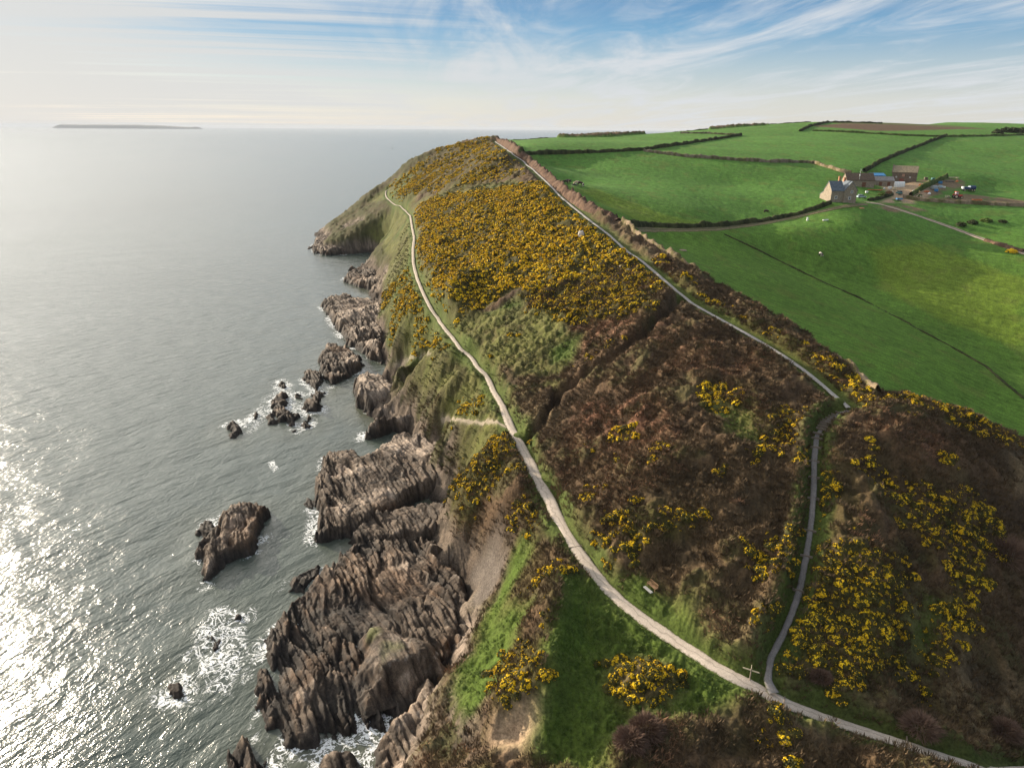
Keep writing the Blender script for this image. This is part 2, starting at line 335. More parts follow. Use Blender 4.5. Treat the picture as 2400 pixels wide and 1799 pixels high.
Z_green = zone([
 ([(960,700),(1060,680),(1110,650),(1200,690),(1280,730),(1260,770),(1200,810),(1100,820),(1040,790),(990,740)], 1),
 ([(800,500),(880,440),(900,560),(960,690),(1040,800),(1075,870),(1090,930),(1060,990),(950,870),(830,760),(820,640),(840,560)], 0.9),
 ([(1090,930),(1130,935),(1150,975),(1150,1000),(1110,960)], 1), ([(1090,870),(1110,850),(1200,850),(1205,858),(1120,860),(1100,890)], 0.8),
 ([(1235,1285),(1290,1285),(1390,1360),(1480,1420),(1560,1480),(1650,1515),(1620,1545),(1480,1550),(1400,1560),(1340,1610),(1290,1700),(1130,1700),(1150,1600),(1180,1480),(1215,1400),(1225,1330)], 1),
 ([(1370,1290),(1420,1285),(1480,1350),(1520,1400),(1600,1450),(1640,1475),(1560,1455),(1420,1360)], 1),
 ([(1060,1350),(1075,1250),(1120,1220),(1140,1260),(1120,1340),(1080,1440),(1060,1500),(1000,1590),(960,1480),(1000,1430)], 1),
 ([(1660,1500),(1720,1500),(1800,1540),(1720,1520)], 1), ([(1540,870),(1600,880),(1640,950),(1600,980),(1550,930)], 0.75),
 ([(830,420),(850,400),(900,440),(1000,400),(1100,400),(1180,400),(1060,420),(930,440),(890,470)], 0.6),
 ([(790,440),(850,395),(890,365),(930,340),(880,400),(840,440)], 0.8), ([(1980,1300),(2040,1300),(2050,1440),(2010,1470)], 0.7),
 ([(1150,380),(1190,420),(1310,520),(1300,530),(1200,440)], 0.5),
], 1)
Z_red = zone([([(1240,880),(1330,850),(1400,900),(1420,980),(1330,1000),(1240,950)], 1), ([(1260,700),(1330,690),(1380,720),(1330,760),(1270,790)], 0.9), ([(1380,700),(1480,690),(1600,800),(1520,840),(1420,800)], 0.35), ([(1900,930),(2080,980),(2100,1060),(1950,1030)], 0.5)], 2)
Z_pebble = zone([[(1020,1190),(1075,1190),(1085,1240),(1060,1300),(1020,1330),(995,1280)]], 1, 0.3)
Z_sand = zone([[(1060,1590),(1130,1560),(1170,1570),(1150,1620),(1160,1658),(1110,1658),(1040,1620)], [(1910,405),(1990,395),(2010,420),(1970,440),(1890,440),(1930,425)]], 1, 0.6)
Z_mud = zone([[(2020,430),(2080,420),(2140,425),(2212,432),(2300,438),(2300,446),(2212,440),(2100,436)], [(1880,445),(1960,445),(2000,455),(1930,458)], [(1930,395),(2070,385),(2080,400),(2010,425),(1940,425)]], 1, 0.5)
Z_bare = zone([[(945,905),(985,930),(1005,990),(960,985),(935,930)], [(985,1470),(1010,1500),(1040,1590),(1010,1660),(930,1660),(930,1560)], [(825,585),(870,560),(850,590),(815,630)], [(740,485),(790,470),(780,485),(735,505)], [(1082,1190),(1093,1195),(1088,1235),(1079,1235)], [(820,700),(850,720),(850,775),(815,770)], [(885,850),(925,860),(930,890),(890,890)]], 1, .5)
Z_norock = zone([[(1000,1000),(1100,930),(1260,1290),(1095,1300),(1082,1190),(1035,1130),(985,1105)]], 1, .3)
Z_lawnclump = zone([[(1330,1440),(1400,1430),(1470,1470),(1440,1525),(1370,1525),(1330,1490)]], 2, .2)
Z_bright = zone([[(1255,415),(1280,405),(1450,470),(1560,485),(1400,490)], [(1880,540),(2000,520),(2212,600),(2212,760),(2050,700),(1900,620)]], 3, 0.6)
def zs(A, x, y): return bil(A, x, y, ZX0, ZY0, ZS)

# ------------------------------------------------------------------ rock outcrops
STR = np.array([0.51, -0.86]); STN = np.array([0.86, 0.51])   # strike of the beds and its normal
def saw(t, k=0.8):
    f = t - np.floor(t); return np.where(f < k, f / k, (1 - f) / (1 - k))
def strata(x, y, seed=0, big=1.0, beds=False):
    """tilted beds: long asymmetric ledges along the strike, broken by cross joints"""
    wx = (fbm(x / 11, y / 11, seed + 41, 3) - .5) * 3.0
    u = x * STN[0] + y * STN[1] + wx; v = x * STR[0] + y * STR[1] + (fbm(x / 6, y / 6, seed + 77, 2) - .5) * 3
    if beds: return u
    A = .35 + .95 * sstep(.36, .64, fbm(x / 10, y / 10, seed + 14, 2))
    def blocks(a, b, la, lb, sd, off, tilt, crack):
        ax_, by_ = a / la, b / lb; ia = np.floor(ax_).astype(np.int64); ib = np.floor(by_).astype(np.int64); f1 = np.full(x.shape, 9.); f2 = f1.copy(); hh = np.zeros(x.shape)
        for da in (-1, 0, 1):
            for db in (-1, 0, 1):
                ca, cb_ = ia + da + 4000, ib + db + 4000; ra = _h(ca, cb_, sd); rb = _h(ca, cb_, sd + 1); pa, pb = ia + da + ra, ib + db + rb
                dd_ = (ax_ - pa) ** 2 + (by_ - pb) ** 2; val = (_h(ca, cb_, sd + 2) - .5) * off + tilt * (.5 + _h(ca, cb_, sd + 3)) * (ax_ - pa) * la + (_h(ca, cb_, sd + 4) - .5) * .16 * tilt * (by_ - pb) * lb
                nw = dd_ < f1; f2 = np.where(nw, f1, np.minimum(f2, dd_)); hh = np.where(nw, val, hh); f1 = np.where(nw, dd_, f1)
        return hh - crack * sstep(.16, .0, np.sqrt(f2) - np.sqrt(f1))
    h = .4 + A * (blocks(u, v, 2.4, 10., seed + 3, .62, .34, .3) + blocks(u, v, .85, 5., seed + 23, .36, .55, .25)) + blocks(u, v, .40, 1.6, seed + 43, .12, .4, .08)
    h = h - .7 * sstep(.22, .12, vnoise(u / 1.1, v / 14, seed + 15)) + (fbm(x / 6, y / 6, seed + 16, 3) - .5) * 1.0
    return h * big

def link(ob, parent=None):
    COL.objects.link(ob)
    if parent is not None: ob.parent = parent
    return ob
def mesh_from(name, V, F, mat, cols=None, smooth=False, attrs=None):
    me = bpy.data.meshes.new(name); V = np.asarray(V, np.float32); F = np.asarray(F, np.int32); k = F.shape[1]
    me.vertices.add(len(V)); me.vertices.foreach_set('co', V.ravel())
    me.loops.add(F.size); me.loops.foreach_set('vertex_index', F.ravel())
    me.polygons.add(len(F)); me.polygons.foreach_set('loop_start', np.arange(0, F.size, k, dtype=np.int32)); me.polygons.foreach_set('loop_total', np.full(len(F), k, np.int32))
    if smooth: me.polygons.foreach_set('use_smooth', np.ones(len(F), bool))
    if cols is not None:
        a = me.color_attributes.new('Col', 'FLOAT_COLOR', 'POINT'); c = np.ones((len(V), 4), np.float32); c[:, :3] = cols; a.data.foreach_set('color', c.ravel())
    for nm, arr in (attrs or {}).items():
        a = me.attributes.new(nm, 'FLOAT', 'POINT'); a.data.foreach_set('value', np.asarray(arr, np.float32))
    me.update(calc_edges=True); me.validate()
    if mat is not None: me.materials.append(mat)
    return bpy.data.objects.new(name, me)
def tag(o, label=None, cat=None, group=None, kind=None):
    if label: o['label'] = label
    if cat: o['category'] = cat
    if group: o['group'] = group
    if kind: o['kind'] = kind
    return o
def empty(name, loc, label=None, cat=None, group=None, rz=0.0):
    o = bpy.data.objects.new(name, None); COL.objects.link(o); o.location = loc; o.rotation_euler = (0, 0, rz); o.empty_display_size = 0.3
    return tag(o, label, cat, group)

# ------------------------------------------------------------------ materials
def mat_new(name):
    m = bpy.data.materials.new(name); m.use_nodes = True; t = NT(m.node_tree); t.n.clear()
    p = t.new('ShaderNodeBsdfPrincipled'); o = t.new('ShaderNodeOutputMaterial'); t.link(p.outputs[0], o.inputs[0])
    return m, t, p
def mat_plain(name, c, rough=0.8, var=0.25, scale=3.0, metal=0.0, bump=0.0, spec=0.3):
    m, t, p = mat_new(name); g = t.new('ShaderNodeTexCoord')
    n = t.noise(g.outputs['Object'], scale, 5, .6)
    k = t.maprange(n, .25, .75, 1 - var, 1 + var)
    mx = t.new('ShaderNodeMix'); mx.data_type = 'RGBA'; mx.blend_type = 'MULTIPLY'; mx.inputs[0].default_value = 1; mx.inputs[6].default_value = (*c, 1)
    t.link(k, mx.inputs[7]); t.link(mx.outputs[2], p.inputs['Base Color'])
    p.inputs['Roughness'].default_value = rough; p.inputs['Metallic'].default_value = metal; p.inputs['Specular IOR Level'].default_value = spec
    if bump:
        b = t.new('ShaderNodeBump'); b.inputs['Strength'].default_value = bump; b.inputs['Distance'].default_value = 0.1; t.link(n, b.inputs['Height']); t.link(b.outputs[0], p.inputs['Normal'])
    return m
def mat_ground():
    m, t, p = mat_new('ground_cover'); a = t.new('ShaderNodeVertexColor'); a.layer_name = 'Col'
    g = t.new('ShaderNodeNewGeometry'); pos = g.outputs['Position']
    n1 = t.noise(pos, 2.6, 5, .7); n2 = t.noise(pos, 0.35, 4, .6)
    k = t.math('MULTIPLY', t.maprange(n1, .3, .72, .45, 1.55), t.maprange(n2, .3, .7, .82, 1.18))
    mx = t.mix(1.0, a.outputs[0], k, 'MULTIPLY'); t.link(mx, p.inputs['Base Color'])
    p.inputs['Roughness'].default_value = .95; p.inputs['Specular IOR Level'].default_value = .08
    b = t.new('ShaderNodeBump'); b.inputs['Strength'].default_value = .55; b.inputs['Distance'].default_value = .25
    t.link(n1, b.inputs['Height']); t.link(b.outputs[0], p.inputs['Normal'])
    return m
def mat_rock():
    m, t, p = mat_new('bedded_rock'); g = t.new('ShaderNodeNewGeometry'); pos = g.outputs['Position']; a = t.new('ShaderNodeVertexColor'); a.layer_name = 'Col'
    bed = t.mapping(pos, rot=(0, 0, math.atan2(-STN[1], STN[0])), scale=(1, .12, .4))
    n0 = t.noise(bed, 1.7, 6, .65, .3); n1 = t.noise(pos, 1.1, 6, .65); n2 = t.noise(pos, 5, 5, .7)
    k = t.math('MULTIPLY', t.maprange(n0, .3, .7, .42, 1.6), t.math('MULTIPLY', t.maprange(n1, .3, .7, .7, 1.3), t.maprange(n2, .32, .68, .62, 1.38)))
    mx = t.mix(1.0, a.outputs[0], k, 'MULTIPLY'); t.link(mx, p.inputs['Base Color'])
    z = t.new('ShaderNodeSeparateXYZ'); t.link(pos, z.inputs[0])
    p.inputs['Roughness'].default_value = .85; p.inputs['Specular IOR Level'].default_value = .25
    h = t.math('ADD', t.math('MULTIPLY', n0, .9), t.math('ADD', t.math('MULTIPLY', n1, .5), t.math('MULTIPLY', n2, .35)))
    b = t.new('ShaderNodeBump'); b.inputs['Strength'].default_value = .9; b.inputs['Distance'].default_value = .16
    t.link(h, b.inputs['Height']); t.link(b.outputs[0], p.inputs['Normal'])
    return m
def mat_foliage(name, c1, c2, rough=.8, trans=.0):
    m, t, p = mat_new(name); g = t.new('ShaderNodeNewGeometry'); oi = t.new('ShaderNodeObjectInfo')
    n = t.noise(g.outputs['Position'], 1.3, 3, .6)
    n2 = t.noise(g.outputs['Position'], .16, 3, .6)
    f = t.math('ADD', t.math('MULTIPLY', g.outputs['Random Per Island'], .5), t.math('ADD', t.math('MULTIPLY', n, .35), t.maprange(n2, .3, .7, -.2, .35)), clamp=True)
    t.link(t.mix(f, (*c1, 1), (*c2, 1)), p.inputs['Base Color']); p.inputs['Roughness'].default_value = rough; p.inputs['Specular IOR Level'].default_value = .15
    return m
M_ground = mat_ground(); M_rock = mat_rock()
M_gleaf = mat_foliage('gorse_leaf', (.035, .040, .012), (.115, .100, .026)); M_gflower = mat_foliage('gorse_flower', (.62, .36, .010), (.95, .68, .025))
M_heath = mat_foliage('heather_stem', (.032, .023, .013), (.175, .118, .064)); M_tuft = mat_foliage('grass_tuft', (.035, .075, .010), (.13, .17, .035))
M_rough = mat_foliage('rough_grass', (.050, .060, .018), (.15, .15, .050)); M_bracken = mat_foliage('dry_bracken', (.12, .065, .035), (.30, .165, .09))

# ------------------------------------------------------------------ headland mesh
NA, RR = 1500, 0.0042
azs = np.radians(np.linspace(-52, 60, NA)); rs = 24 * np.exp(RR * np.arange(int(math.log(1350 / 24) / RR)))
AZ, RD = np.meshgrid(azs, rs); X = RD * np.sin(AZ); Y = RD * np.cos(AZ)
keep = np.ones(X.shape, bool)
hb = hbase(X, Y)
keep = hb > -2.2
k2 = keep.copy()
for ax_ in (0, 1):
    for s_ in (1, -1): k2 |= np.roll(keep, s_, ax_)
idx = np.where(k2.ravel())[0]
x = X.ravel()[idx]; y = Y.ravel()[idx]; h0 = hb.ravel()[idx]
e = 1.0
sx = (hbase(x + e, y) - hbase(x - e, y)) / (2 * e); sy = (hbase(x, y + e) - hbase(x, y - e)) / (2 * e); slope = np.hypot(sx, sy)
dist = np.hypot(x, y)
def line_z(L, rad):
    L = dens(L, 2.0); zl = hbase(L[:, 0], L[:, 1]); zl = np.convolve(np.pad(zl, 3, mode='edge'), np.ones(7) / 7, 'valid'); d = np.full(x.shape, 1e3, np.float32); zo = h0.copy()
    for i in range(len(L) - 1):
        a, b = L[i], L[i + 1]; mlo = np.minimum(a, b) - rad; mhi = np.maximum(a, b) + rad
        q = np.where((x > mlo[0]) & (x < mhi[0]) & (y > mlo[1]) & (y < mhi[1]))[0]
        if len(q) == 0: continue
        v = b - a; t = np.clip(((x[q] - a[0]) * v[0] + (y[q] - a[1]) * v[1]) / (v @ v + 1e-9), 0, 1); dq = np.hypot(x[q] - a[0] - t * v[0], y[q] - a[1] - t * v[1]); k = dq < d[q]
        d[q[k]] = dq[k]; zo[q[k]] = (zl[i] + (zl[i + 1] - zl[i]) * t)[k]
    return d, zo
def line_d(L, rad):
    L = np.asarray(L); d = np.full(x.shape, 1e3, np.float32)
    lo = L.min(0) - rad; hi = L.max(0) + rad; s = np.where((x > lo[0]) & (x < hi[0]) & (y > lo[1]) & (y < hi[1]))[0]
    xs, ys = x[s], y[s]; o = np.full(len(s), 1e3, np.float32)
    for i in range(len(L) - 1):
        a, b = L[i], L[i + 1]; mlo = np.minimum(a, b) - rad; mhi = np.maximum(a, b) + rad
        q = np.where((xs > mlo[0]) & (xs < mhi[0]) & (ys > mlo[1]) & (ys < mhi[1]))[0]
        if len(q) == 0: continue
        v = b - a; t = np.clip(((xs[q] - a[0]) * v[0] + (ys[q] - a[1]) * v[1]) / (v @ v + 1e-9), 0, 1)
        o[q] = np.minimum(o[q], np.hypot(xs[q] - a[0] - t * v[0], ys[q] - a[1] - t * v[1]))
    d[s] = o; return d
dco, zco = line_z(L_coast, 6); dri, zri = line_z(L_ridge, 6); dp = np.minimum(dco, dri); dst, zst = line_z(L_steps, 6)
for d_, z_ in ((dst, zst), (dri, zri), (dco, zco)): h0 = z_ + (h0 - z_) * sstep(.9, 2.6, d_)
dd = line_d(L_ditch, 7); dd2 = line_d(L_ditch2, 5); dg = line_d(L_gully, 9)
dtr = np.minimum(line_d(L_track, 6), line_d(L_ftrack, 6))
fld = zs(Z_field, x, y); fld = np.where((x > ZX0 + ZNX - 3) | (y > ZY0 + ZNY - 3), 1, fld)
gor = zs(Z_gorse, x, y); grn = zs(Z_green, x, y); red = zs(Z_red, x, y); peb = zs(Z_pebble, x, y); snd = zs(Z_sand, x, y); plo = zs(Z_plough, x, y); mud = zs(Z_mud, x, y); bri = zs(Z_bright, x, y)
nz1 = fbm(x / 6, y / 6, 21, 4); nz2 = fbm(x / 1.6, y / 1.6, 33, 4); nz3 = fbm(x / 22, y / 22, 55, 3); nz4 = fbm(x / 0.7, y / 0.7, 61, 2)
# bare rock where the ground is steep and near the water
shore = sstep(14, 3, h0 + (nz1 - .5) * 9)
rockm = np.clip(sstep(.74, 1.05, slope + (nz1 - .5) * .55 + shore * .25) * sstep(30, 18, h0 + (nz3 - .5) * 10) + sstep(5.5, 3.0, h0 + (nz1 - .5) * 3), 0, 1) * (1 - fld) * (dist < 760) * sstep(30, 22, x) * np.maximum(sstep(9.5, 6, h0 + (nz1 - .5) * 7), zs(Z_bare, x, y))
rockm = np.maximum(rockm, zs(Z_bare, x, y) * sstep(.3, .5, nz1 + .1))
rockm = rockm * (1 - .92 * zs(Z_norock, x, y))
rockm = rockm * (1 - peb) * (1 - .8 * sstep(.5, .9, grn) * sstep(4, 6, h0))
veg = (1 - fld) * (1 - rockm) * (1 - peb) * (1 - snd)
pathclear = sstep(1.1, 2.5, dco + (nz2 - .5) * .8) * sstep(1.5, 4.2, dri + (nz2 - .5) * .8) * sstep(.7, 2.0, dst + (nz2 - .5) * .6)
rough_h = (0.42 + .5 * sstep(120, 160, y) + 1.7 * (1 - grn) * (0.55 + 0.45 * sstep(.3, .6, nz1))) * (nz2 * 1.0 + nz1 * .6) + .25 * (nz4 - .5)
z = h0 + veg * pathclear * rough_h * np.clip(1.15 - .25 * grn, 0, 1)
def offs(L, d):
    L = dens(L, 1.0); t = np.gradient(L, axis=0); t /= np.linalg.norm(t, axis=1)[:, None]; return L + d * np.stack([-t[:, 1], t[:, 0]], 1)
z += veg * sstep(1.4, 3.2, dco) * sstep(.7, 1.3, dst) * 1.25 * np.exp(-(line_d(offs(L_steps, 2.3), 6) / 1.3) ** 2) * (.6 + .8 * nz1) + veg * .7 * np.exp(-(line_d(offs(L_ditch, -3.0), 6) / 1.6) ** 2)
z -= 2.4 * (1 - sstep(.5, 1.7, dd + (nz2 - .5) * .6)) * veg + .9 * (1 - sstep(.3, 1.5, dd2 + (nz2 - .5))) + 2.0 * (1 - sstep(.5, 6, dg + (nz2 - .5) * 2)) * veg
z -= .12 * (1 - sstep(.9, 1.6, np.minimum(dst, dp))) * veg
z += rockm * (strata(x, y, 2, 1.0) - .5) * sstep(-3, 1, h0) * .7
rg = fbm(x / 5, y / 7, 81, 4); z += rockm * ((nz1 - .5) * 2.0 + (.35 - 3 * np.abs(rg - .5)) * 2.2 * sstep(110, 170, y))
z += veg * 3.0 * np.exp(-(line_d(L_gbank, 9) / 2.8) ** 2) * (.7 + .6 * nz1)
z += veg * 1.5 * zs(Z_lawnclump, x, y)
z += fld * ((nz2 - .5) * .24 + (nz3 - .5) * .5 + (nz4 - .5) * .06)
z += peb * (nz4 - .5) * .35
z += veg * grn * pathclear * ((.75 - 2.6 * np.abs(fbm(x / 2.6, y / 1.5, 85, 3) - .5)) * .75 * sstep(118, 135, y) + (nz4 - .5) * .6 + (nz2 - .5) * .5)
def mixc(c, k, t): return c * (1 - t[:, None]) + np.asarray(k, np.float32) * t[:, None] if np.ndim(k) == 1 else c * (1 - t[:, None]) + k * t[:, None]
c = np.tile(np.array([.104, .067, .039], np.float32), (len(x), 1))                        # heather
c = mixc(c, [.160, .118, .064], sstep(.5, .72, nz3) * .8); c = mixc(c, [.040, .028, .018], sstep(.5, .3, nz1) * .7); c = mixc(c, [.070, .066, .026], sstep(.52, .68, nz1) * .7)
seaw = sstep(1, 6, np.interp(y, L_coast[np.argsort(L_coast[:, 1]), 1], L_coast[np.argsort(L_coast[:, 1]), 0]) - x) * sstep(125, 150, y); seaw = np.maximum(seaw, sstep(430, 460, y) * sstep(-58, -72, x))
c = mixc(c, [.056, .056, .020], seaw * (.55 + .45 * sstep(.35, .6, nz1)))
c = mixc(c, [.165, .085, .052], red * sstep(.3, .6, nz2))
c = mixc(c, [.060, .055, .016], np.clip(gor * 1.6, 0, 1) * .8)
c = mixc(c, [.105, .112, .029], grn * (.55 + .45 * sstep(.3, .6, nz2))); c = mixc(c, [.060, .048, .024], grn * sstep(.52, .40, nz1) * sstep(125, 150, y) * .5); c = mixc(c, [.14, .128, .048], grn * sstep(.55, .68, nz2) * sstep(125, 150, y) * .6); c = mixc(c, [.055, .100, .016], grn * sstep(1.0, .55, nz1 + nz3) * .7)
lawn = sstep(115, 100, dist) * grn * (1 - np.clip(1.5 * zs(Z_lawnclump, x, y), 0, 1)); c = mixc(c, [.062, .100, .016], lawn * .85)
c = mixc(c, [.085, .062, .030], np.clip(1.5 * zs(Z_lawnclump, x, y), 0, 1) * .9)
edge = (1 - sstep(1.2, 3.2, np.minimum(dp, dst) + (nz1 - .5) * 2.5)) * veg; c = mixc(c, [.070, .100, .022], edge * .8)
fc = np.tile(np.array([.088, .195, .034], np.float32), (len(x), 1)); near = sstep(340, 250, y)
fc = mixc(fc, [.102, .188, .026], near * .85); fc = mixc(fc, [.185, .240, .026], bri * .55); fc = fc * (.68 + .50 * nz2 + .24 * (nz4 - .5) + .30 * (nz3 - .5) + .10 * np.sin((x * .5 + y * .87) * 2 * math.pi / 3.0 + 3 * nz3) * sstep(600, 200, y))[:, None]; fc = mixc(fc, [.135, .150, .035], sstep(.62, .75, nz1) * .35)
fc = mixc(fc, [.115, .075, .045], plo); fc = mixc(fc, [.19, .12, .085], np.clip(mud * 1.2 * sstep(.3, .55, nz1 + .1), 0, 1) * .85)
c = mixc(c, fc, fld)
c = mixc(c, [.125, .105, .088], peb); c = mixc(c, [.36, .26, .17], snd * sstep(.3, .5, nz1 + .12))
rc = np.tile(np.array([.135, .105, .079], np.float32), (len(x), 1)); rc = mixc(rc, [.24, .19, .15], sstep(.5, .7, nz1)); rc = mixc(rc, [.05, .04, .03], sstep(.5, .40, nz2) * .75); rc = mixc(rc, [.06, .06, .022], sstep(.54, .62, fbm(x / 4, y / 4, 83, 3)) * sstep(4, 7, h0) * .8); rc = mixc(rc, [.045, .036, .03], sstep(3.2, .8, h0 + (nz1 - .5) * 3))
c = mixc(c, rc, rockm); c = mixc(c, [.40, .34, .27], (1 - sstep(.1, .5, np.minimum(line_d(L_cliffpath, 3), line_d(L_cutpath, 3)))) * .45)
c = mixc(c, [.035, .026, .018], (1 - sstep(.4, 1.3, dd)) * .8)  # shade in the ditch bottom, put into the ground colour
remap = -np.ones(X.size, np.int64); remap[idx] = np.arange(len(idx))
nr, na = X.shape; q = np.arange(nr * na).reshape(nr, na)
F = np.stack([q[:-1, :-1], q[:-1, 1:], q[1:, 1:], q[1:, :-1]], -1).reshape(-1, 4)
F = F[(remap[F] >= 0).all(1) & keep.ravel()[F].any(1)]; F = remap[F][:, ::-1]
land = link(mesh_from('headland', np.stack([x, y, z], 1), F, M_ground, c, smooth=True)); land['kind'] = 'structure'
# height lookup of the finished ground
SG = 0.5; SX0, SY0, SNX, SNY = -230., 20., 1000, 1400
HZ = None
def ground(px, py):
    """height of the finished ground near points, by nearest mesh column of the polar grid"""
    px = np.atleast_1d(np.asarray(px, float)); py = np.atleast_1d(np.asarray(py, float))
    A = np.arctan2(px, py); Rr = np.hypot(px, py)
    ia = np.clip((A - azs[0]) / (azs[1] - azs[0]), 0, NA - 1.001); ir = np.clip(np.log(np.maximum(Rr, 24.01) / 24) / RR, 0, nr - 1.001)
    a0 = ia.astype(int); r0 = ir.astype(int); ta = ia - a0; tr = ir - r0
    def g(r, a):
        k = remap[r * na + a]; return np.where(k >= 0, z[np.maximum(k, 0)], -3.0)
    return (g(r0, a0) * (1 - ta) + g(r0, a0 + 1) * ta) * (1 - tr) + (g(r0 + 1, a0) * (1 - ta) + g(r0 + 1, a0 + 1) * ta) * tr

# ------------------------------------------------------------------ rock outcrops in the sea and along the shore
def wpoly(pts):
    return np.array([at(p[0], p[1], p[2] if len(p) > 2 else 0.0) for p in pts])
ROCKS = []      # world outlines, used for the foam
def rock_cols(x, y, z, seed, moss=0.0):
    n1 = fbm(x / 3, y / 3, seed + 1, 4); n2 = fbm(x / 9, y / 9, seed + 2, 3); n3 = vnoise(x / .6, y / .6, seed + 4)
    c = np.tile(np.array([.098, .071, .050], np.float32), (len(x), 1))
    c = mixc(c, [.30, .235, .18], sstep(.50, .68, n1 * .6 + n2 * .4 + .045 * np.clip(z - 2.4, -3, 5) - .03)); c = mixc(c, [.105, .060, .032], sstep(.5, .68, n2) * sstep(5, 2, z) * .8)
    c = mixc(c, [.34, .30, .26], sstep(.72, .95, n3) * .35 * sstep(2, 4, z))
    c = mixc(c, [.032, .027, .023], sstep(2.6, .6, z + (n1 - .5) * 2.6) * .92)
    ub = strata(x, y, seed, beds=True) + (n3 - .5) * .25; i1 = np.floor(ub / .85).astype(np.int64) + 999; i2 = np.floor(ub / .31).astype(np.int64) + 999
    c = c * .82 * (.50 + .75 * _h(i1, i1 * 0 + 3, seed) + .45 * (_h(i2, i2 * 0 + 5, seed) - .3))[:, None]
    if moss: c = mixc(c, [.075, .085, .022], sstep(.45, .6, n2 + (z - 6) * .05) * moss)
    return c
def outcrop(poly, tops, label, edge=3.0, amp=1.0, seed=0, res=0.25, base=-1.4, moss=0.0, cat='rock', name='rock_outcrop', warp=1.6, group=None, rag=1.0, hs=.62):
    Pw = wpoly(poly); ROCKS.append(Pw)
    lo = Pw.min(0) - 2; hi = Pw.max(0) + 2
    xs = np.arange(lo[0], hi[0], res); ys = np.arange(lo[1], hi[1], res); gx_, gy_ = np.meshgrid(xs, ys)
    wx = gx_ + (fbm(gx_ / 3.5, gy_ / 3.5, seed + 11, 4) - .5) * warp * 2; wy = gy_ + (fbm(gx_ / 3.5, gy_ / 3.5, seed + 23, 4) - .5) * warp * 2
    d = polydist(wx, wy, Pw, True); d = np.where(inpoly(wx, wy, Pw), d, -d) + .7
    T = [(*at(*t), t[2]) for t in tops]; wsum = 0; hsum = 0
    for tx, ty, tz in T:
        w_ = 1 / ((gx_ - tx) ** 2 + (gy_ - ty) ** 2 + 6.0) ** 1.3; wsum = wsum + w_; hsum = hsum + w_ * tz
    top = hsum / wsum * hs
    prof = sstep(0, 1, np.clip(d / edge, 0, 1)) ** .6
    zz_ = base + (top - base) * np.where(d > 0, prof, 0) + (strata(gx_, gy_, seed, amp) - .55 * amp) * sstep(-.2, 1.6, d)
    zz_ += (fbm(gx_ / 6, gy_ / 6, seed + 31, 3) - .5) * 1.5 * rag * sstep(.3, 2, d)
    zz_ = np.where(d > 0, zz_, base)
    m = d > -res * 1.5; rm = -np.ones(m.size, np.int64); id_ = np.where(m.ravel())[0]; rm[id_] = np.arange(len(id_))
    n0, n1 = m.shape; q_ = np.arange(n0 * n1).reshape(n0, n1); F_ = np.stack([q_[:-1, :-1], q_[:-1, 1:], q_[1:, 1:], q_[1:, :-1]], -1).reshape(-1, 4)
    F_ = F_[(rm[F_] >= 0).all(1)]
    V = np.stack([gx_.ravel()[id_], gy_.ravel()[id_], zz_.ravel()[id_]], 1)
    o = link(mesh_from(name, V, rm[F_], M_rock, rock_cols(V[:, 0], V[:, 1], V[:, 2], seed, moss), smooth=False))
    return tag(o, label, cat, group)

outcrop([(560,1500),(572,1395),(625,1312),(690,1250),(750,1190),(850,1162),(950,1178),(1010,1225),(1015,1300),(1048,1375),(1035,1440),(975,1410),(960,1470),(900,1540),(835,1600),(790,1585),(730,1600),(690,1612),(620,1612),(588,1560)],
        [(640,1400,3.2),(600,1480,3.0),(720,1300,3.2),(850,1210,4.2),(950,1215,4.4),(1005,1330,5.2),(1025,1400,6.0),(900,1290,4.6),(800,1400,4.6),(650,1520,5.4),(640,1580,3.5),(720,1460,2.6),(740,1560,.9),(820,1540,1.4),(790,1590,-.4),(700,1600,.2),(900,1520,1.5)],
        'largest rock platform in the foreground, dark tilted ledges striped from the beach to the water', edge=2.2, amp=1.0, seed=3, res=.2, hs=.55)
outcrop([(768,1330,6),(800,1308,7),(870,1300,8),(930,1330,8.5),(968,1370,8.5),(978,1420,7),(940,1452,3),(900,1480,2),(850,1510,1.5),(800,1525,1.5),(775,1460,2.5)],
        [(850,1360,9.4),(930,1380,9.8),(900,1430,8),(820,1420,7.2),(820,1490,4.5)], 'smooth grey rock hump with mossy top rising from the striped platform', edge=4.5, amp=.5, seed=8, res=.2, base=1.0, moss=.8, rag=.7)
outcrop([(815,1690),(818,1600),(850,1560),(905,1500),(945,1440,4),(975,1450,7),(1005,1530,10),(1035,1600,11),(1020,1700,9),(900,1720,4)],
        [(850,1620,4),(900,1590,6.0),(950,1500,7.6),(980,1560,9.8),(960,1630,9),(900,1650,6.2),(1000,1620,10.6)], 'sunlit brown crag at the bottom edge below the sandy hollow', edge=3.5, amp=.8, seed=14, res=.2, moss=.25)
outcrop([(690,1700),(700,1645),(730,1630),(770,1640),(800,1670),(790,1710)], [(740,1670,3.0)], 'jagged little rock at the bottom edge in the dark tidal pool', edge=2, seed=17, amp=1.1, res=.2)
outcrop([(478,1710),(490,1630),(520,1598),(545,1585),(570,1620),(580,1660),(580,1720)], [(530,1650,2.4),(540,1610,1.6)], 'dark ragged rock in the bottom left water, detached from the platform', edge=2.2, seed=19, amp=1.2, res=.2)
outcrop([(553,1465),(568,1450),(592,1510),(605,1575),(580,1585),(560,1530)], [(575,1510,2.2),(590,1560,1.8)], 'thin dark blade of rock beside the seaward end of the platform', edge=1.5, seed=23, amp=1.1, res=.18)
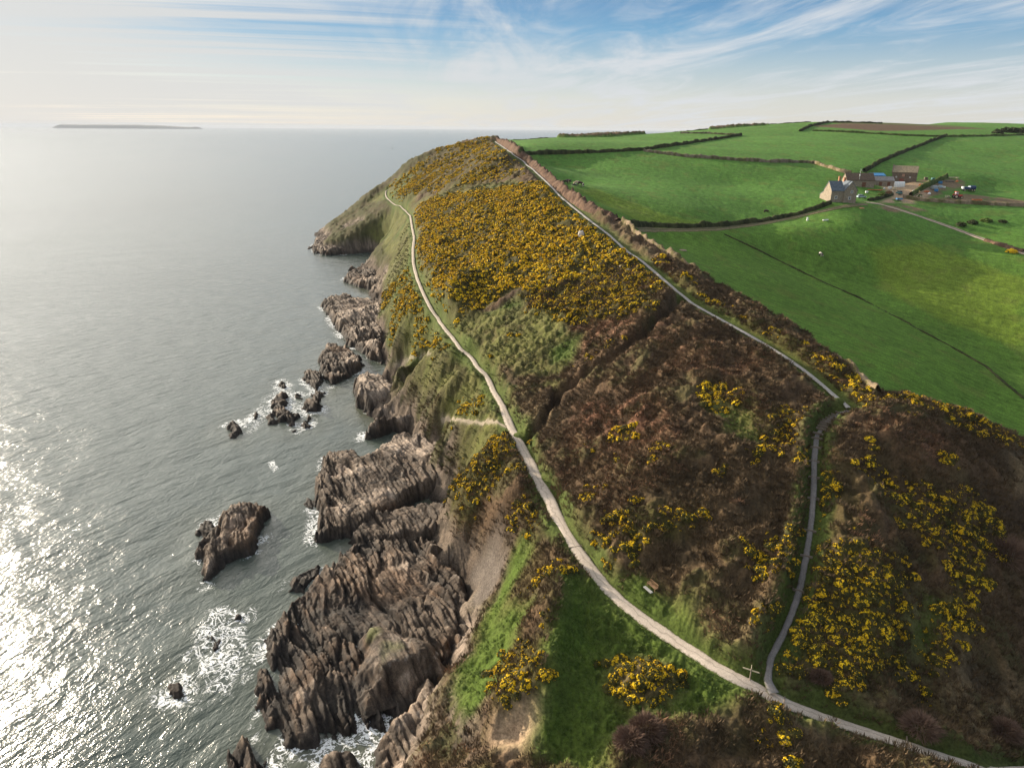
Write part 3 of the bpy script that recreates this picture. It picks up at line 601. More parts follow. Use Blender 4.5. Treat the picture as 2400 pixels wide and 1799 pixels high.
outcrop([(680,1168),(688,1110),(682,1050),(700,1035),(706,990),(714,955,5),(770,950,6),(790,965,6),(850,915,7),(900,905,8),(960,900,9),(1003,955,10),(1006,990,8),(960,1032,4),(900,1068,2),(850,1112),(795,1152),(740,1168)],
        [(740,1000,6.6),(715,1060,5),(730,1120,5),(850,965,7.5),(930,925,9.8),(970,970,10.5),(800,1080,6.2),(870,1030,6.8),(940,1010,7.5),(780,1130,3.5)], 'broad brown rock shelf running from the cliff to the sea, above the narrow gully', edge=2.0, amp=1.05, seed=29, res=.22, hs=.56)
outcrop([(757,1172),(790,1130),(850,1100,2),(920,1058,5),(972,1035,8),(992,1080,8),(985,1120,5),(940,1150,3),(880,1175),(820,1192),(775,1192)],
        [(850,1130,4.4),(940,1080,7.2),(800,1162,2.8),(900,1130,5)], 'pale brown rock strip below the gully, between the two big shelves', edge=2.6, amp=1.1, seed=31, res=.22)
outcrop([(918,1172,3),(930,1150,6),(960,1158,6),(962,1185,3),(930,1192,3)], [(940,1168,7)], 'square brown boulder above the pebble cove, seaward of the larger pale one', edge=1.6, amp=.5, seed=33, base=2, res=.2, name='boulder', cat='boulder')
outcrop([(966,1182,3.5),(968,1150,7),(1000,1140,8),(1035,1165,7),(1042,1190,4),(1000,1198,4)], [(1000,1165,8.4)], 'larger pale boulder above the pebble cove at the foot of the cliff', edge=2, amp=.6, seed=35, base=2.5, res=.2, name='boulder', cat='boulder')
outcrop([(783,948),(788,915,3),(840,880,6),(900,862,9),(928,888,8),(925,912,4),(850,930),(812,948)], [(810,922,4.5),(850,898,7.4),(900,880,9.2)], 'long narrow ridge of rock on the lower side of the sheltered bay', edge=2.6, amp=1.1, seed=37, res=.25)
outcrop([(758,822,4),(780,785,8),(830,775,11),(852,800,9),(872,840,4),(850,882),(800,895),(772,882),(768,850)], [(800,800,9.8),(830,800,11),(810,845,7),(845,855,5.5)], 'steep pale block of rock facing the sheltered bay', edge=3.0, amp=1.1, seed=41, res=.27)
outcrop([(688,775),(700,742,2),(745,732,4),(780,752,5),(790,790),(752,818),(715,835),(692,812)], [(720,765,4.2),(755,765,5.8),(730,800,3.6)], 'twin humped rock joined to the shore above the bay', edge=2.6, amp=1.2, seed=43, res=.3)
outcrop([(653,822),(664,800),(694,798,2),(704,822),(682,842)], [(680,815,2.8)], 'brown rock standing at the landward end of the reef', edge=2, amp=1.1, seed=45, res=.25)
outcrop([(695,662),(710,640,3),(760,615,8),(825,622,10),(838,680,8),(825,765,4),(790,768),(752,748),(716,696)], [(735,650,6.5),(780,700,6.5),(800,650,10),(810,730,8),(765,725,4)], 'rugged cliff foot of slanting rock slabs halfway along the shore', edge=3.5, amp=1.5, seed=47, res=.35)
outcrop([(740,608),(755,585,2),(790,560,6),(835,575,9),(838,605,6),(820,622,2),(780,622)], [(775,595,4.5),(810,590,8)], 'jagged rock spur at the mouth of the shaded cove', edge=3.0, amp=1.4, seed=53, res=.4)
outcrop([(750,585),(757,566,4),(770,570,4),(775,585)], [(762,580,4.2)], 'small pointed stack off the mouth of the shaded cove', edge=2, amp=1., seed=55, res=.3)
outcrop([(675,546),(678,522),(705,500,6),(745,494,9),(765,520,6),(752,548),(705,552)], [(700,525,5.5),(735,515,8.5)], 'sunlit rock tip of the far point at the shaded cove', edge=4, amp=1.8, seed=57, res=.45)
outcrop([(785,575),(805,545,5),(835,532,9),(845,560,9),(825,580,2)], [(815,560,6.5)], 'dark rocks at the head of the shaded cove', edge=3, amp=1.3, seed=59, res=.4)
outcrop([(790,420),(798,414,2),(812,412,3),(818,420)], [(803,418,2.5)], 'tiny low rock showing past the far side of the headland', edge=3, amp=1., seed=61, res=.5)
outcrop([(432,1258),(436,1185),(470,1155),(488,1115),(498,1078,3),(530,1070,4),(560,1072,4),(577,1095),(577,1135),(545,1195),(485,1222),(452,1258)], [(450,1230,2.4),(470,1190,4.6),(520,1130,5.6),(540,1095,5.2),(545,1165,3.5)], 'big dark island rock standing alone in the water off the shelf', edge=2.4, amp=1.4, seed=63, res=.2)
outcrop([(424,1148),(436,1122),(452,1126),(470,1140),(492,1146),(480,1166),(450,1160),(436,1168)], [(440,1142,1.6),(470,1152,1.2)], 'low dark arm of rock awash on the seaward side of the island rock', edge=1.5, amp=1., seed=65, res=.2)
outcrop([(446,1405),(446,1365),(460,1345),(476,1352),(480,1395),(466,1430),(452,1440)], [(462,1370,.75),(465,1420,.1)], 'dark reef rock drowned in swirling white foam', edge=2.0, amp=.8, seed=67, res=.2)
outcrop([(358,1500),(364,1466),(388,1470),(396,1500),(378,1512)], [(377,1488,1.0)], 'lone small dark rock left of the foaming reef', edge=1.5, amp=.8, seed=69, res=.2)
outcrop([(630,1278),(650,1238),(690,1224),(684,1245),(652,1278)], [(655,1258,1.7),(675,1238,1.3)], 'narrow dark rock just off the top of the striped platform', edge=1.2, amp=.9, seed=71, res=.18)
outcrop([(652,1090),(662,1074),(690,1080),(682,1098)], [(672,1086,.8)], 'low rock awash at the seaward foot of the broad shelf', edge=1.2, amp=.7, seed=73, res=.2)
outcrop([(508,1338),(512,1322),(526,1326),(524,1340)], [(517,1331,.5)], 'tiny wet rock beside the upper edge of the foam swirl', edge=1, amp=.5, seed=75, res=.2)
outcrop([(752,1195),(765,1172),(790,1180),(785,1200)], [(772,1186,1.6)], 'small dark rock plugging the mouth of the narrow gully', edge=1.2, amp=.7, seed=76, res=.2)
reef = [(610,832,9,1.3,'outermost pointed rock at the top of the reef'),(606,868,15,2.0,'split brown rock on the seaward side of the reef'),(640,858,9,1.0,'flat rock amid the foam in the middle of the reef'),(612,893,19,2.2,'largest brown rock of the reef'),
        (588,908,13,1.2,'low shelving rock at the seaward foot of the reef'),(634,906,14,1.4,'dark stepped rock at the lower edge of the reef'),(662,918,11,.9,'low rock at the bottom right corner of the reef'),(677,878,19,2.4,'tall brown rock on the landward side of the reef'),
        (688,856,12,1.6,'brown rock nearest the shore in the reef'),(664,900,9,.8,'small rock between the two tall rocks of the reef'),(639,931,5,.5,'tiny rock alone just below the reef'),(551,900,9,1.0,'small rock standing apart in foam seaward of the reef'),(507,930,17,1.5,'low rock farthest out from the reef, paler than its neighbours')]
for k, (px, py, rr, tz, lb) in enumerate(reef):
    rr *= 1.25
    a_ = np.linspace(0, 2 * math.pi, 9)[:-1] + k
    outcrop([(px + rr * math.cos(t) * random.uniform(.7, 1.15), py + rr * .85 * math.sin(t) * random.uniform(.7, 1.15)) for t in a_], [(px, py, tz + .7)], lb, edge=2.2, amp=.8, seed=80 + 3 * k, res=.25, name='reef_rock', group='rocks of the reef off the bay', warp=2.0)

# ------------------------------------------------------------------ sea
def mat_sea():
    m, t, p = mat_new('sea_water'); g = t.new('ShaderNodeNewGeometry'); pos = g.outputs['Position']
    fo = t.new('ShaderNodeAttribute'); fo.attribute_name = 'foam'; sh = t.new('ShaderNodeAttribute'); sh.attribute_name = 'shallow'
    sw = t.mapping(pos, rot=(0, 0, R_(35)), scale=(1, .38, 1)); sw2 = t.mapping(pos, rot=(0, 0, R_(15)), scale=(1, .5, 1))
    n0 = t.noise(sw, .07, 3, .55); n1 = t.noise(sw, .42, 4, .6, .4); n2 = t.noise(sw2, 1.5, 4, .62, .3); nb = t.noise(t.mapping(pos, scale=(1, .35, 1)), .006, 4, .6)
    h = t.math('ADD', t.math('MULTIPLY', n0, 1.6), t.math('ADD', t.math('MULTIPLY', n1, .8), t.math('MULTIPLY', n2, .30)))
    b = t.new('ShaderNodeBump'); b.inputs['Distance'].default_value = 1.0
    t.link(t.maprange(nb, .35, .65, .36, .56), b.inputs['Strength']); t.link(h, b.inputs['Height']); t.link(b.outputs[0], p.inputs['Normal'])
    deep = t.mix(nb, (.040, .058, .052, 1), (.056, .075, .064, 1)); wat = t.mix(sh.outputs['Fac'], deep, (.085, .092, .066, 1))
    # foam: lacy web, only where the water breaks on rock
    wv = t.mapping(pos, scale=(1, 1, 1)); f1 = t.noise(wv, .42, 6, .62, 1.6); f2 = t.noise(wv, 1.6, 5, .65, .8)
    web = t.math('ABSOLUTE', t.math('SUBTRACT', f1, .5)); web = t.maprange(web, .0, .05, 1, 0)
    lump = t.maprange(f2, .46, .66, 0, 1)
    amt = t.math('MULTIPLY', fo.outputs['Fac'], t.math('ADD', t.math('MULTIPLY', web, .85), t.math('MULTIPLY', lump, .5)))
    amt = t.maprange(amt, .28, .62, 0, 1, True)
    t.link(t.mix(amt, wat, (.74, .76, .76, 1)), p.inputs['Base Color'])
    t.link(t.maprange(amt, 0, 1, .17, .8), p.inputs['Roughness']); p.inputs['IOR'].default_value = 1.333; p.inputs['Specular IOR Level'].default_value = .5
    return m
sa = np.radians(np.linspace(-75, 50, 900)); sr = np.concatenate([np.geomspace(30, 420, 760), np.geomspace(424, 64500, 160)])
A2, R2 = np.meshgrid(sa, sr); xs_, ys_ = R2 * np.sin(A2), R2 * np.cos(A2)
fo_ = np.zeros(xs_.shape, np.float32); dmin = np.full(xs_.shape, 50., np.float32)
nearm = (R2 < 420)
for Pw in ROCKS:
    lo = Pw.min(0) - 6; hi = Pw.max(0) + 6; m = (xs_ > lo[0]) & (xs_ < hi[0]) & (ys_ > lo[1]) & (ys_ < hi[1])
    if m.any():
        d = polydist(xs_[m], ys_[m], Pw, True); d = np.where(inpoly(xs_[m], ys_[m], Pw), 0, d); dmin[m] = np.minimum(dmin[m], d)
hb2 = np.where(nearm, hbase(xs_, ys_), -12)
dmin = np.maximum(dmin - .6, 0); fo_ = .95 * np.exp(-dmin / 1.5) * (.35 + 1.2 * sstep(.45, .62, fbm(xs_ / 9, ys_ / 9, 91, 3)))
def foamzone(pts, v, sft):
    Pw = wpoly(pts); lo = Pw.min(0) - 8; hi = Pw.max(0) + 8; m = (xs_ > lo[0]) & (xs_ < hi[0]) & (ys_ > lo[1]) & (ys_ < hi[1])
    d = polydist(xs_[m], ys_[m], Pw, True); d = np.where(inpoly(xs_[m], ys_[m], Pw), d, -d); fo_[m] = np.maximum(fo_[m], v * sstep(-sft * .5, sft, d))
foamzone([(365,1430),(420,1385),(440,1315),(500,1300),(540,1345),(545,1410),(530,1450),(510,1480),(505,1510),(430,1500),(440,1450)], 1.05, 2.5)
foamzone([(455,1385),(490,1350),(515,1400),(500,1440),(460,1455)], 1.35, 2.0)
foamzone([(520,905),(560,860),(600,830),(660,845),(650,870),(600,890),(560,935),(520,945)], .72, 4)
foamzone([(575,1000),(592,990),(605,1012),(588,1022)], 1.1, 1.0)
foamzone([(425,1180),(440,1160),(500,1095),(505,1120),(470,1165),(440,1190)], .85, 2)
foamzone([(640,1280),(690,1222),(705,1222),(660,1275)], 1.0, 1)
foamzone([(762,1180),(770,1140),(785,1135),(782,1165),(790,1190)], 1.0, 1)
foamzone([(540,1500),(560,1470),(575,1530),(570,1600),(540,1640),(520,1600)], .75, 2)
foamzone([(575,1395),(600,1375),(610,1400),(585,1420)], .8, 1)
foamzone([(360,1510),(400,1495),(470,1490),(520,1500),(430,1550),(370,1550)], .45, 2)
foamzone([(650,1660),(660,1600),(668,1640)], .8, .8)
foamzone([(735,730),(745,690),(760,690),(755,735)], .8, 1); foamzone([(740,820),(752,812),(760,825)], .6, 1)
shal = sstep(-5, -.5, hb2) * .8 + .35 * np.exp(-dmin / 6); shal = np.where(nearm, np.clip(shal, 0, 1), 0)
waveh = np.where(R2 < 420, (fbm(xs_ / 7 + ys_ / 16, ys_ / 9 - xs_ / 20, 95, 3) - .5) * .35, 0)
q = np.arange(xs_.size).reshape(xs_.shape); F = np.stack([q[:-1, :-1], q[1:, :-1], q[1:, 1:], q[:-1, 1:]], -1).reshape(-1, 4)[:, ::-1]
sea = link(mesh_from('sea', np.stack([xs_.ravel(), ys_.ravel(), waveh.ravel()], 1), F, mat_sea(), smooth=True, attrs=dict(foam=fo_.ravel(), shallow=shal.ravel()))); sea['kind'] = 'structure'

# island on the horizon: low plateau 24 km out, 5 km long
def far_island():
    d0 = 24000; xs = np.linspace(0, 1, 60); pts = []
    pa, pb = rays(122, 271), rays(428, 271); xa, xb = pa[0] / pa[1] * d0, pb[0] / pb[1] * d0
    V = []; nz = 9
    for k, t in enumerate(xs):
        hh = 118 * (sstep(0, .05, t) * (1 - .45 * sstep(.55, 1.0, t)) * sstep(1.0, .985, t)) + 14 * (vnoise(np.array([t * 14]), np.array([.5]), 3)[0] - .5) * (1 if .03 < t < .97 else 0)
        for j in range(nz):
            s_ = j / (nz - 1); V.append((xa + (xb - xa) * t, d0 + 900 * (s_ - .5), -20 + (hh + 20) * min(1, (math.sin(math.pi * s_)) ** .35 * 1.0)))
    q = np.arange(60 * nz).reshape(60, nz); F = np.stack([q[:-1, :-1], q[1:, :-1], q[1:, 1:], q[:-1, 1:]], -1).reshape(-1, 4)
    o = link(mesh_from('island', V, F, mat_plain('island_rock', (.10, .10, .085), .95, .3, .004), smooth=True)); tag(o, 'long low flat topped island on the sea horizon', 'island')
far_island()

# ------------------------------------------------------------------ paths and tracks
def ribbon(name, L, wd, mat, lift=.10, wv=.2, end=None, bench=True):
    L = dens(L, .5); n = len(L); tg = np.gradient(L, axis=0); tg /= np.linalg.norm(tg, axis=1)[:, None] + 1e-9; nn = np.stack([-tg[:, 1], tg[:, 0]], 1)
    s_ = np.arange(n) * .5; wl = wd / 2 * (1 + wv * (fbm(s_ / 3, s_ * 0 + 1, 5, 3) - .5) * 2); wr = wd / 2 * (1 + wv * (fbm(s_ / 3, s_ * 0 + 9, 6, 3) - .5) * 2)
    if end is not None: wl *= end(s_ / s_[-1]); wr *= end(s_ / s_[-1])
    m = 7; V = []
    f = np.linspace(-1, 1, m); X = L[:, None, 0] + nn[:, None, 0] * np.where(f < 0, wl[:, None] * f, wr[:, None] * f); Y = L[:, None, 1] + nn[:, None, 1] * np.where(f < 0, wl[:, None] * f, wr[:, None] * f)
    zc = hbase(L[:, 0], L[:, 1]); zc = np.convolve(np.pad(zc, 12, mode='edge'), np.ones(25) / 25, 'valid')
    g_ = ground(X.ravel(), Y.ravel()).reshape(X.shape); D = np.hypot(L[:, 0], L[:, 1])[:, None]
    base_ = zc[:, None] + 0 * X if bench else g_
    Z = np.maximum(base_, base_ * .6 + g_ * .4) + lift + .0004 * D - .05 * f[None] ** 2 - np.where(np.abs(f) > .99, .12, 0)[None]
    q = np.arange(n * m).reshape(n, m); F = np.stack([q[:-1, :-1], q[1:, :-1], q[1:, 1:], q[:-1, 1:]], -1).reshape(-1, 4)[:, ::-1]
    o = link(mesh_from(name, np.stack([X.ravel(), Y.ravel(), Z.ravel()], 1), F, mat, smooth=True, attrs=dict(across=np.tile(f, n)))); o['kind'] = 'structure'
    return o
def mat_path(name, c1, c2, tracks=False):
    m, t, p = mat_new(name); g = t.new('ShaderNodeNewGeometry'); a = t.new('ShaderNodeAttribute'); a.attribute_name = 'across'
    n1 = t.noise(g.outputs['Position'], .9, 6, .65); n2 = t.noise(g.outputs['Position'], 7, 4, .7)
    col = t.mix(t.maprange(n1, .35, .65, 0, 1), (*c1, 1), (*c2, 1)); col = t.mix(1, col, t.maprange(n2, .3, .7, .75, 1.22), 'MULTIPLY')
    if tracks:
        mid = t.maprange(t.math('ADD', t.math('ABSOLUTE', a.outputs['Fac']), t.math('MULTIPLY', t.math('SUBTRACT', n1, .5), .5)), .12, .34, .85, 0); col = t.mix(mid, col, (.10, .11, .04, 1))
        ed = t.maprange(t.math('ABSOLUTE', a.outputs['Fac']), .75, 1., 0, .7); col = t.mix(ed, col, (.11, .12, .04, 1))
    n3 = t.noise(g.outputs['Position'], 2.2, 4, .65); e_ = t.math('ADD', t.math('ABSOLUTE', a.outputs['Fac']), t.math('MULTIPLY', t.math('SUBTRACT', n3, .5), 1.1)); col = t.mix(t.maprange(e_, .78, 1.0, 0, .9), col, (.075, .085, .026, 1))
    ln = t.math('ABSOLUTE', t.math('ADD', a.outputs['Fac'], t.math('MULTIPLY', t.math('SUBTRACT', t.noise(g.outputs['Position'], .35, 3, .6), .5), 2.2))); col = t.mix(t.maprange(ln, 0, .14, .55, 0), col, (.17, .145, .115, 1))
    t.link(col, p.inputs['Base Color']); p.inputs['Roughness'].default_value = .95; p.inputs['Specular IOR Level'].default_value = .1
    b = t.new('ShaderNodeBump'); b.inputs['Strength'].default_value = .4; b.inputs['Distance'].default_value = .05; t.link(n2, b.inputs['Height']); t.link(b.outputs[0], p.inputs['Normal'])
    return m
M_gravel = mat_path('path_gravel', (.46, .39, .32), (.56, .48, .40)); M_gravel2 = mat_path('path_gravel_grey', (.33, .31, .29), (.42, .39, .365))
ribbon('coast_path', L_coast, 1.55, M_gravel, end=lambda t: .82 + .5 * sstep(.13, .03, np.abs(t - .15)) - .12 * sstep(.5, 1, t))
ribbon('ridge_path', L_ridge, .95, M_gravel2, lift=.2)
ribbon('stepped_path', L_steps, .85, mat_path('path_gravel_shaded', (.20, .185, .175), (.28, .255, .24)), lift=.14, end=lambda t: 1 + .7 * sstep(.08, 0, t) + .25 * sstep(.93, 1, t))  # the left bank's shade on the steps is put into this darker gravel
ribbon('cliff_path', L_cliffpath, .5, mat_path('path_dust', (.25, .21, .15), (.32, .27, .20)), lift=.06, bench=False)
ribbon('farm_track', L_track, 3.4, mat_path('track_stone', (.40, .31, .24), (.50, .40, .31), True), lift=.08, bench=False)
ribbon('field_track', L_ftrack, 3.2, mat_path('track_worn', (.16, .14, .07), (.26, .20, .12), True), lift=.06, bench=False)

# timber risers across the stepped path and drain bars across the coast path
M_wood = mat_plain('weathered_timber', (.22, .18, .14), .85, .3, 6)
M_woodw = mat_plain('bench_timber', (.22, .135, .075), .7, .25, 8)
class MB:
    def __init__(s): s.v = []; s.f = []
    def box(s, c, d, rz=0, ry=0, rx=0, taper=1.0):
        n = len(s.v); Mx = Matrix.Rotation(rz, 3, 'Z') @ Matrix.Rotation(ry, 3, 'Y') @ Matrix.Rotation(rx, 3, 'X')
        for k in range(8):
            sg = ((k & 1) * 2 - 1, (k >> 1 & 1) * 2 - 1, (k >> 2 & 1) * 2 - 1); tp = taper if sg[2] > 0 else 1
            s.v.append(Vector(c) + Mx @ Vector((sg[0] * d[0] / 2 * tp, sg[1] * d[1] / 2 * tp, sg[2] * d[2] / 2)))
        s.f += [tuple(n + i for i in q) for q in ((0, 2, 3, 1), (4, 5, 7, 6), (0, 1, 5, 4), (2, 6, 7, 3), (0, 4, 6, 2), (1, 3, 7, 5))]; return s
    def prism(s, prof, y0, y1, axis='y'):
        """profile of (a, z) pairs swept along y (or along x)"""
        n = len(s.v); k = len(prof)
        for yy in (y0, y1):
            for a, z_ in prof: s.v.append(Vector((a, yy, z_)) if axis == 'y' else Vector((yy, a, z_)))
        s.f.append(tuple(range(n, n + k))[::-1]); s.f.append(tuple(range(n + k, n + 2 * k)))
        for i in range(k): s.f.append((n + i, n + (i + 1) % k, n + k + (i + 1) % k, n + k + i))
        return s
    def cyl(s, c, r, h, axis='z', n=16, r2=None):
        b = len(s.v); r2 = r if r2 is None else r2
        for t, rr in ((-.5, r), (.5, r2)):
            for i in range(n):
                a = 2 * math.pi * i / n; u, v = rr * math.cos(a), rr * math.sin(a); ww = t * h
                s.v.append(Vector(c) + Vector((u, v, ww) if axis == 'z' else ((ww, u, v) if axis == 'x' else (u, ww, v))))
        s.f.append(tuple(range(b, b + n))[::-1]); s.f.append(tuple(range(b + n, b + 2 * n)))
        for i in range(n): s.f.append((b + i, b + (i + 1) % n, b + n + (i + 1) % n, b + n + i))
        return s
    def dome(s, c, r, sq=(1, 1, 1), n=14, m=7, lo=-.2):
        b = len(s.v)
        for j in range(m):
            ph = lo + (math.pi / 2 - lo) * j / (m - 1)
            for i in range(n):
                a = 2 * math.pi * i / n; s.v.append(Vector(c) + Vector((r * sq[0] * math.cos(ph) * math.cos(a), r * sq[1] * math.cos(ph) * math.sin(a), r * sq[2] * math.sin(ph))))
        for j in range(m - 1):
            for i in range(n): s.f.append((b + j * n + i, b + j * n + (i + 1) % n, b + (j + 1) * n + (i + 1) % n, b + (j + 1) * n + i))
        return s
    def build(s, name, mat, parent=None, bevel=0.0, smooth=False):
        me = bpy.data.meshes.new(name); me.from_pydata([tuple(v) for v in s.v], [], s.f); bm = bmesh.new(); bm.from_mesh(me)
        bmesh.ops.recalc_face_normals(bm, faces=bm.faces); bm.to_mesh(me); bm.free(); me.materials.append(mat)
        if smooth: me.polygons.foreach_set('use_smooth', [True] * len(me.polygons))
        o = link(bpy.data.objects.new(name, me), parent)
        if bevel:
            b = o.modifiers.new('bevel', 'BEVEL'); b.width = bevel; b.segments = 2
        return o
def gz(p): return float(ground(p[0], p[1])[0])
def pt(px, py):
    q = hit(px, py)[0]; return Vector((q[0], q[1], gz(q)))
def step_bars():
    L = dens(L_steps, .25); s_ = np.arange(len(L)) * .25; tot = s_[-1]; fr = [.30, .40, .47, .56, .62, .67, .71, .74, .765, .79, .81, .83, .85, .87, .89, .91, .93, .95]
    me = None
    for k, f in enumerate(fr):
        i = min(int(f * len(L)), len(L) - 3); d = L[i + 2] - L[i]; p = L[i]; ang = math.atan2(d[1], d[0])
        o = MB().box((0, 0, 0), (.16, 1.6, .34)).build('step_riser', M_wood, None, .02) if me is None else bpy.data.objects.new('step_riser', me)
        if me is None: me = o.data
        else: link(o); bv = o.modifiers.new('bevel', 'BEVEL'); bv.width = .02
        o.location = (p[0], p[1], float(hbase(p[0], p[1])) + .12); o.rotation_euler = (0, 0, ang)
        tag(o, 'weathered timber step riser set across the steep stepped path', 'step', 'timber steps of the stepped path')
step_bars()
for px, py, lb in ((1243,1182,'upper of the two timber drain bars across the coast path beside the grass bank'),(1252,1196,'lower of the two timber drain bars across the coast path beside the grass bank'),(1693,1520,'timber drain bar across the coast path just past the junction'),(1960,1606,'timber drain bar across the coast path near the bottom right corner')):
    p = pt(px, py); i = np.argmin(((L_coast - np.array(p[:2])) ** 2).sum(1)); i = min(max(i, 1), len(L_coast) - 2); d = L_coast[i + 1] - L_coast[i - 1]
    o = MB().box((0, 0, 0), (.14, 2.1, .2)).build('drain_bar', M_wood, None, .02); o.location = p + Vector((0, 0, .2)); o.rotation_euler = (0, 0, math.atan2(d[1], d[0])); tag(o, lb, 'drain bar')

# ------------------------------------------------------------------ banks, hedges and walls
M_bank = mat_ground(); M_bank.name = 'hedge_bank'
BANK = dict(dark=([.030, .034, .014], [.055, .060, .022]), brown=([.090, .055, .038], [.15, .095, .062]), stone=([.19, .155, .11], [.10, .095, .045]), green=([.055, .085, .020], [.10, .12, .035]), pale=([.25, .19, .125], [.12, .105, .045]))
def bank(name, pts, wd, ht, kind, label, cat, seed=0, step=.6, gap=0.0, world=False):
    L = np.asarray(pts, float) if world else smooth_line(hitline(pts, 10), 1)
    L = dens(L, step); n = len(L); tg = np.gradient(L, axis=0); tg /= np.linalg.norm(tg, axis=1)[:, None] + 1e-9; nn = np.stack([-tg[:, 1], tg[:, 0]], 1)
    f = np.array([-1.15, -1, -.8, -.45, 0, .45, .8, 1, 1.15]); hh = np.array([-.3, .25, .75, .97, 1, .97, .75, .25, -.3]); m = len(f); s_ = np.arange(n) * step
    wob = (fbm(s_ / 6, s_ * 0 + seed, seed, 3) - .5)[:, None] * .5
    X = L[:, None, 0] + nn[:, None, 0] * (f[None] * wd / 2 + wob); Y = L[:, None, 1] + nn[:, None, 1] * (f[None] * wd / 2 + wob)
    g_ = ground(X.ravel(), Y.ravel()).reshape(X.shape)
    hv = ht * (.78 if kind == 'dark' else 1) * (.45 + 1.05 * fbm(s_ / (9 if kind == 'brown' else 5), s_ * 0 + 3, seed + 5, 4, .55))
    if gap: hv = hv * sstep(.38, .5, fbm(s_ / 7, s_ * 0 + 8, seed + 8, 3) + .12 * (1 - gap))
    Z = g_ + hh[None] * hv[:, None] + (fbm(X.ravel() / .7, Y.ravel() / .7, seed + 2, 3).reshape(X.shape) - .5) * .9 * (hh > 0)[None] * min(1, ht)
    q = np.arange(n * m).reshape(n, m); F = np.stack([q[:-1, :-1], q[1:, :-1], q[1:, 1:], q[:-1, 1:]], -1).reshape(-1, 4)[:, ::-1]
    a, b = BANK[kind]; k = fbm(X.ravel() / 1.4, Y.ravel() / 1.4, seed + 4, 4); c_ = mixc(np.tile(np.array(a, np.float32), (X.size, 1)), b, sstep(.4, .62, k))
    o = link(mesh_from(name, np.stack([X.ravel(), Y.ravel(), Z.ravel()], 1), F, M_bank, c_, smooth=False)); tag(o, label, cat); return o
bank('hedge_bank', [(1077,303),(1112,326),(1152,358),(1192,392),(1232,428),(1282,462),(1338,492)], 3.4, .95, 'brown', 'brown heathery bank between the upper end of the ridge path and the green fields', 'bank', 1)
bank('stone_wall', [(1345,497),(1400,537),(1460,577),(1520,610),(1600,657),(1700,712),(1800,782),(1860,836),(1895,866)], 1.3, 1.25, 'pale', 'long tumbledown stone wall on the crest beside the lower ridge path', 'wall', 2)
bank('hedge_bank', [(1336,486),(1400,488),(1480,491),(1560,489),(1640,480),(1720,465),(1780,445),(1793,439)], 1.8, 2.1, 'dark', 'dark curving hedge bank from the crest to the farmhouse', 'hedge', 3)
bank('hedge_bank', [(1120,334),(1200,332),(1300,329),(1386,325)], 2.2, 2.2, 'dark', 'dark hedge bank along the top of the cattle field', 'hedge', 4)
bank('hedge_bank', [(1386,325),(1450,316),(1530,304),(1600,293)], 2.2, 2.2, 'dark', 'dark hedge bank slanting up from the hedge corner towards the hilltop', 'hedge', 5)
bank('hedge_bank', [(1390,327),(1480,339),(1580,346),(1680,351),(1745,352),(1755,354)], 1.8, 1.6, 'stone', 'brownish stone faced bank crossing the middle of the upper green fields', 'bank', 6)
bank('stone_wall', [(1755,353),(1790,363),(1815,371),(1838,377)], 1.8, 1.6, 'pale', 'pale crumbling stone bank running down to the farm buildings', 'wall', 7)
bank('hedge_bank', [(1866,372),(1900,351),(1960,326),(2010,306),(2045,294)], 1.9, 2.2, 'dark', 'straight dark hedge bank climbing the hill behind the farm', 'hedge', 8)
bank('hedge_bank', [(1470,288),(1530,289),(1600,293)], 1.8, 1.2, 'stone', 'thin low bank along the foot of the small hilltop field', 'bank', 9)
bank('hedge_bank', smooth_line([(lambda d: (d[0] * D / d[1], D))(rays(a, b)) for a, b, D in ((1084,300,578),(1180,298.5,602),(1300,296,645),(1400,290.5,685),(1500,282.5,742),(1600,272.5,782),(1750,263.5,822))], 2), 2.5, 1.3, 'dark', 'dark skyline hedge rising from the headland to the hilltop', 'hedge', 10, 1.0, 0.0, True)
bank('hedge_bank', [(1728,284),(1750,273),(1790,265)], 2.2, 2.2, 'dark', 'short dark hedge between the hilltop field and the brown ploughed field', 'hedge', 11)
bank('hedge_bank', [(1755,283),(1850,287),(1950,293),(2040,296),(2130,294),(2212,292),(2300,290)], 1.8, 1.3, 'green', 'low green bank below the brown ploughed field', 'bank', 12)
bank('hedge_bank', [(1790,265),(1850,265.5),(1905,267)], 2.2, 1.8, 'dark', 'dark skyline hedge along the top of the ploughed field', 'hedge', 13)
bank('stone_wall', [(1876,434),(1900,430),(1928,421)], 1.2, 1.6, 'dark', 'dark garden wall beside the yard entrance of the farmhouse', 'wall', 14, .4)
bank('stone_wall', [(1950,428),(1985,433),(2030,437),(2100,441),(2212,446),(2300,449)], 1.7, 1.5, 'pale', 'tawny stone bank below the tractor along the yard', 'wall', 15)
bank('hedge_bank', [(1966,423),(1990,410),(2015,397),(2045,383)], 1.7, 2.0, 'green', 'clipped green hedge running straight through the farm scrap', 'hedge', 16, .4)
bank('hedge_bank', [(1565,506),(1620,531),(1700,571),(1760,601),(1850,641),(1950,691),(2040,741),(2130,791),(2212,861)], 1.0, .45, 'dark', 'broken line of dark tufts left from an old field boundary', 'bank', 17, .6, .35)
bank('hedge_bank', [(2130,520),(2160,530),(2185,538),(2212,545)], 2.5, 1.1, 'brown', 'rusty bracken bank beside the lower end of the farm track', 'bank', 18)

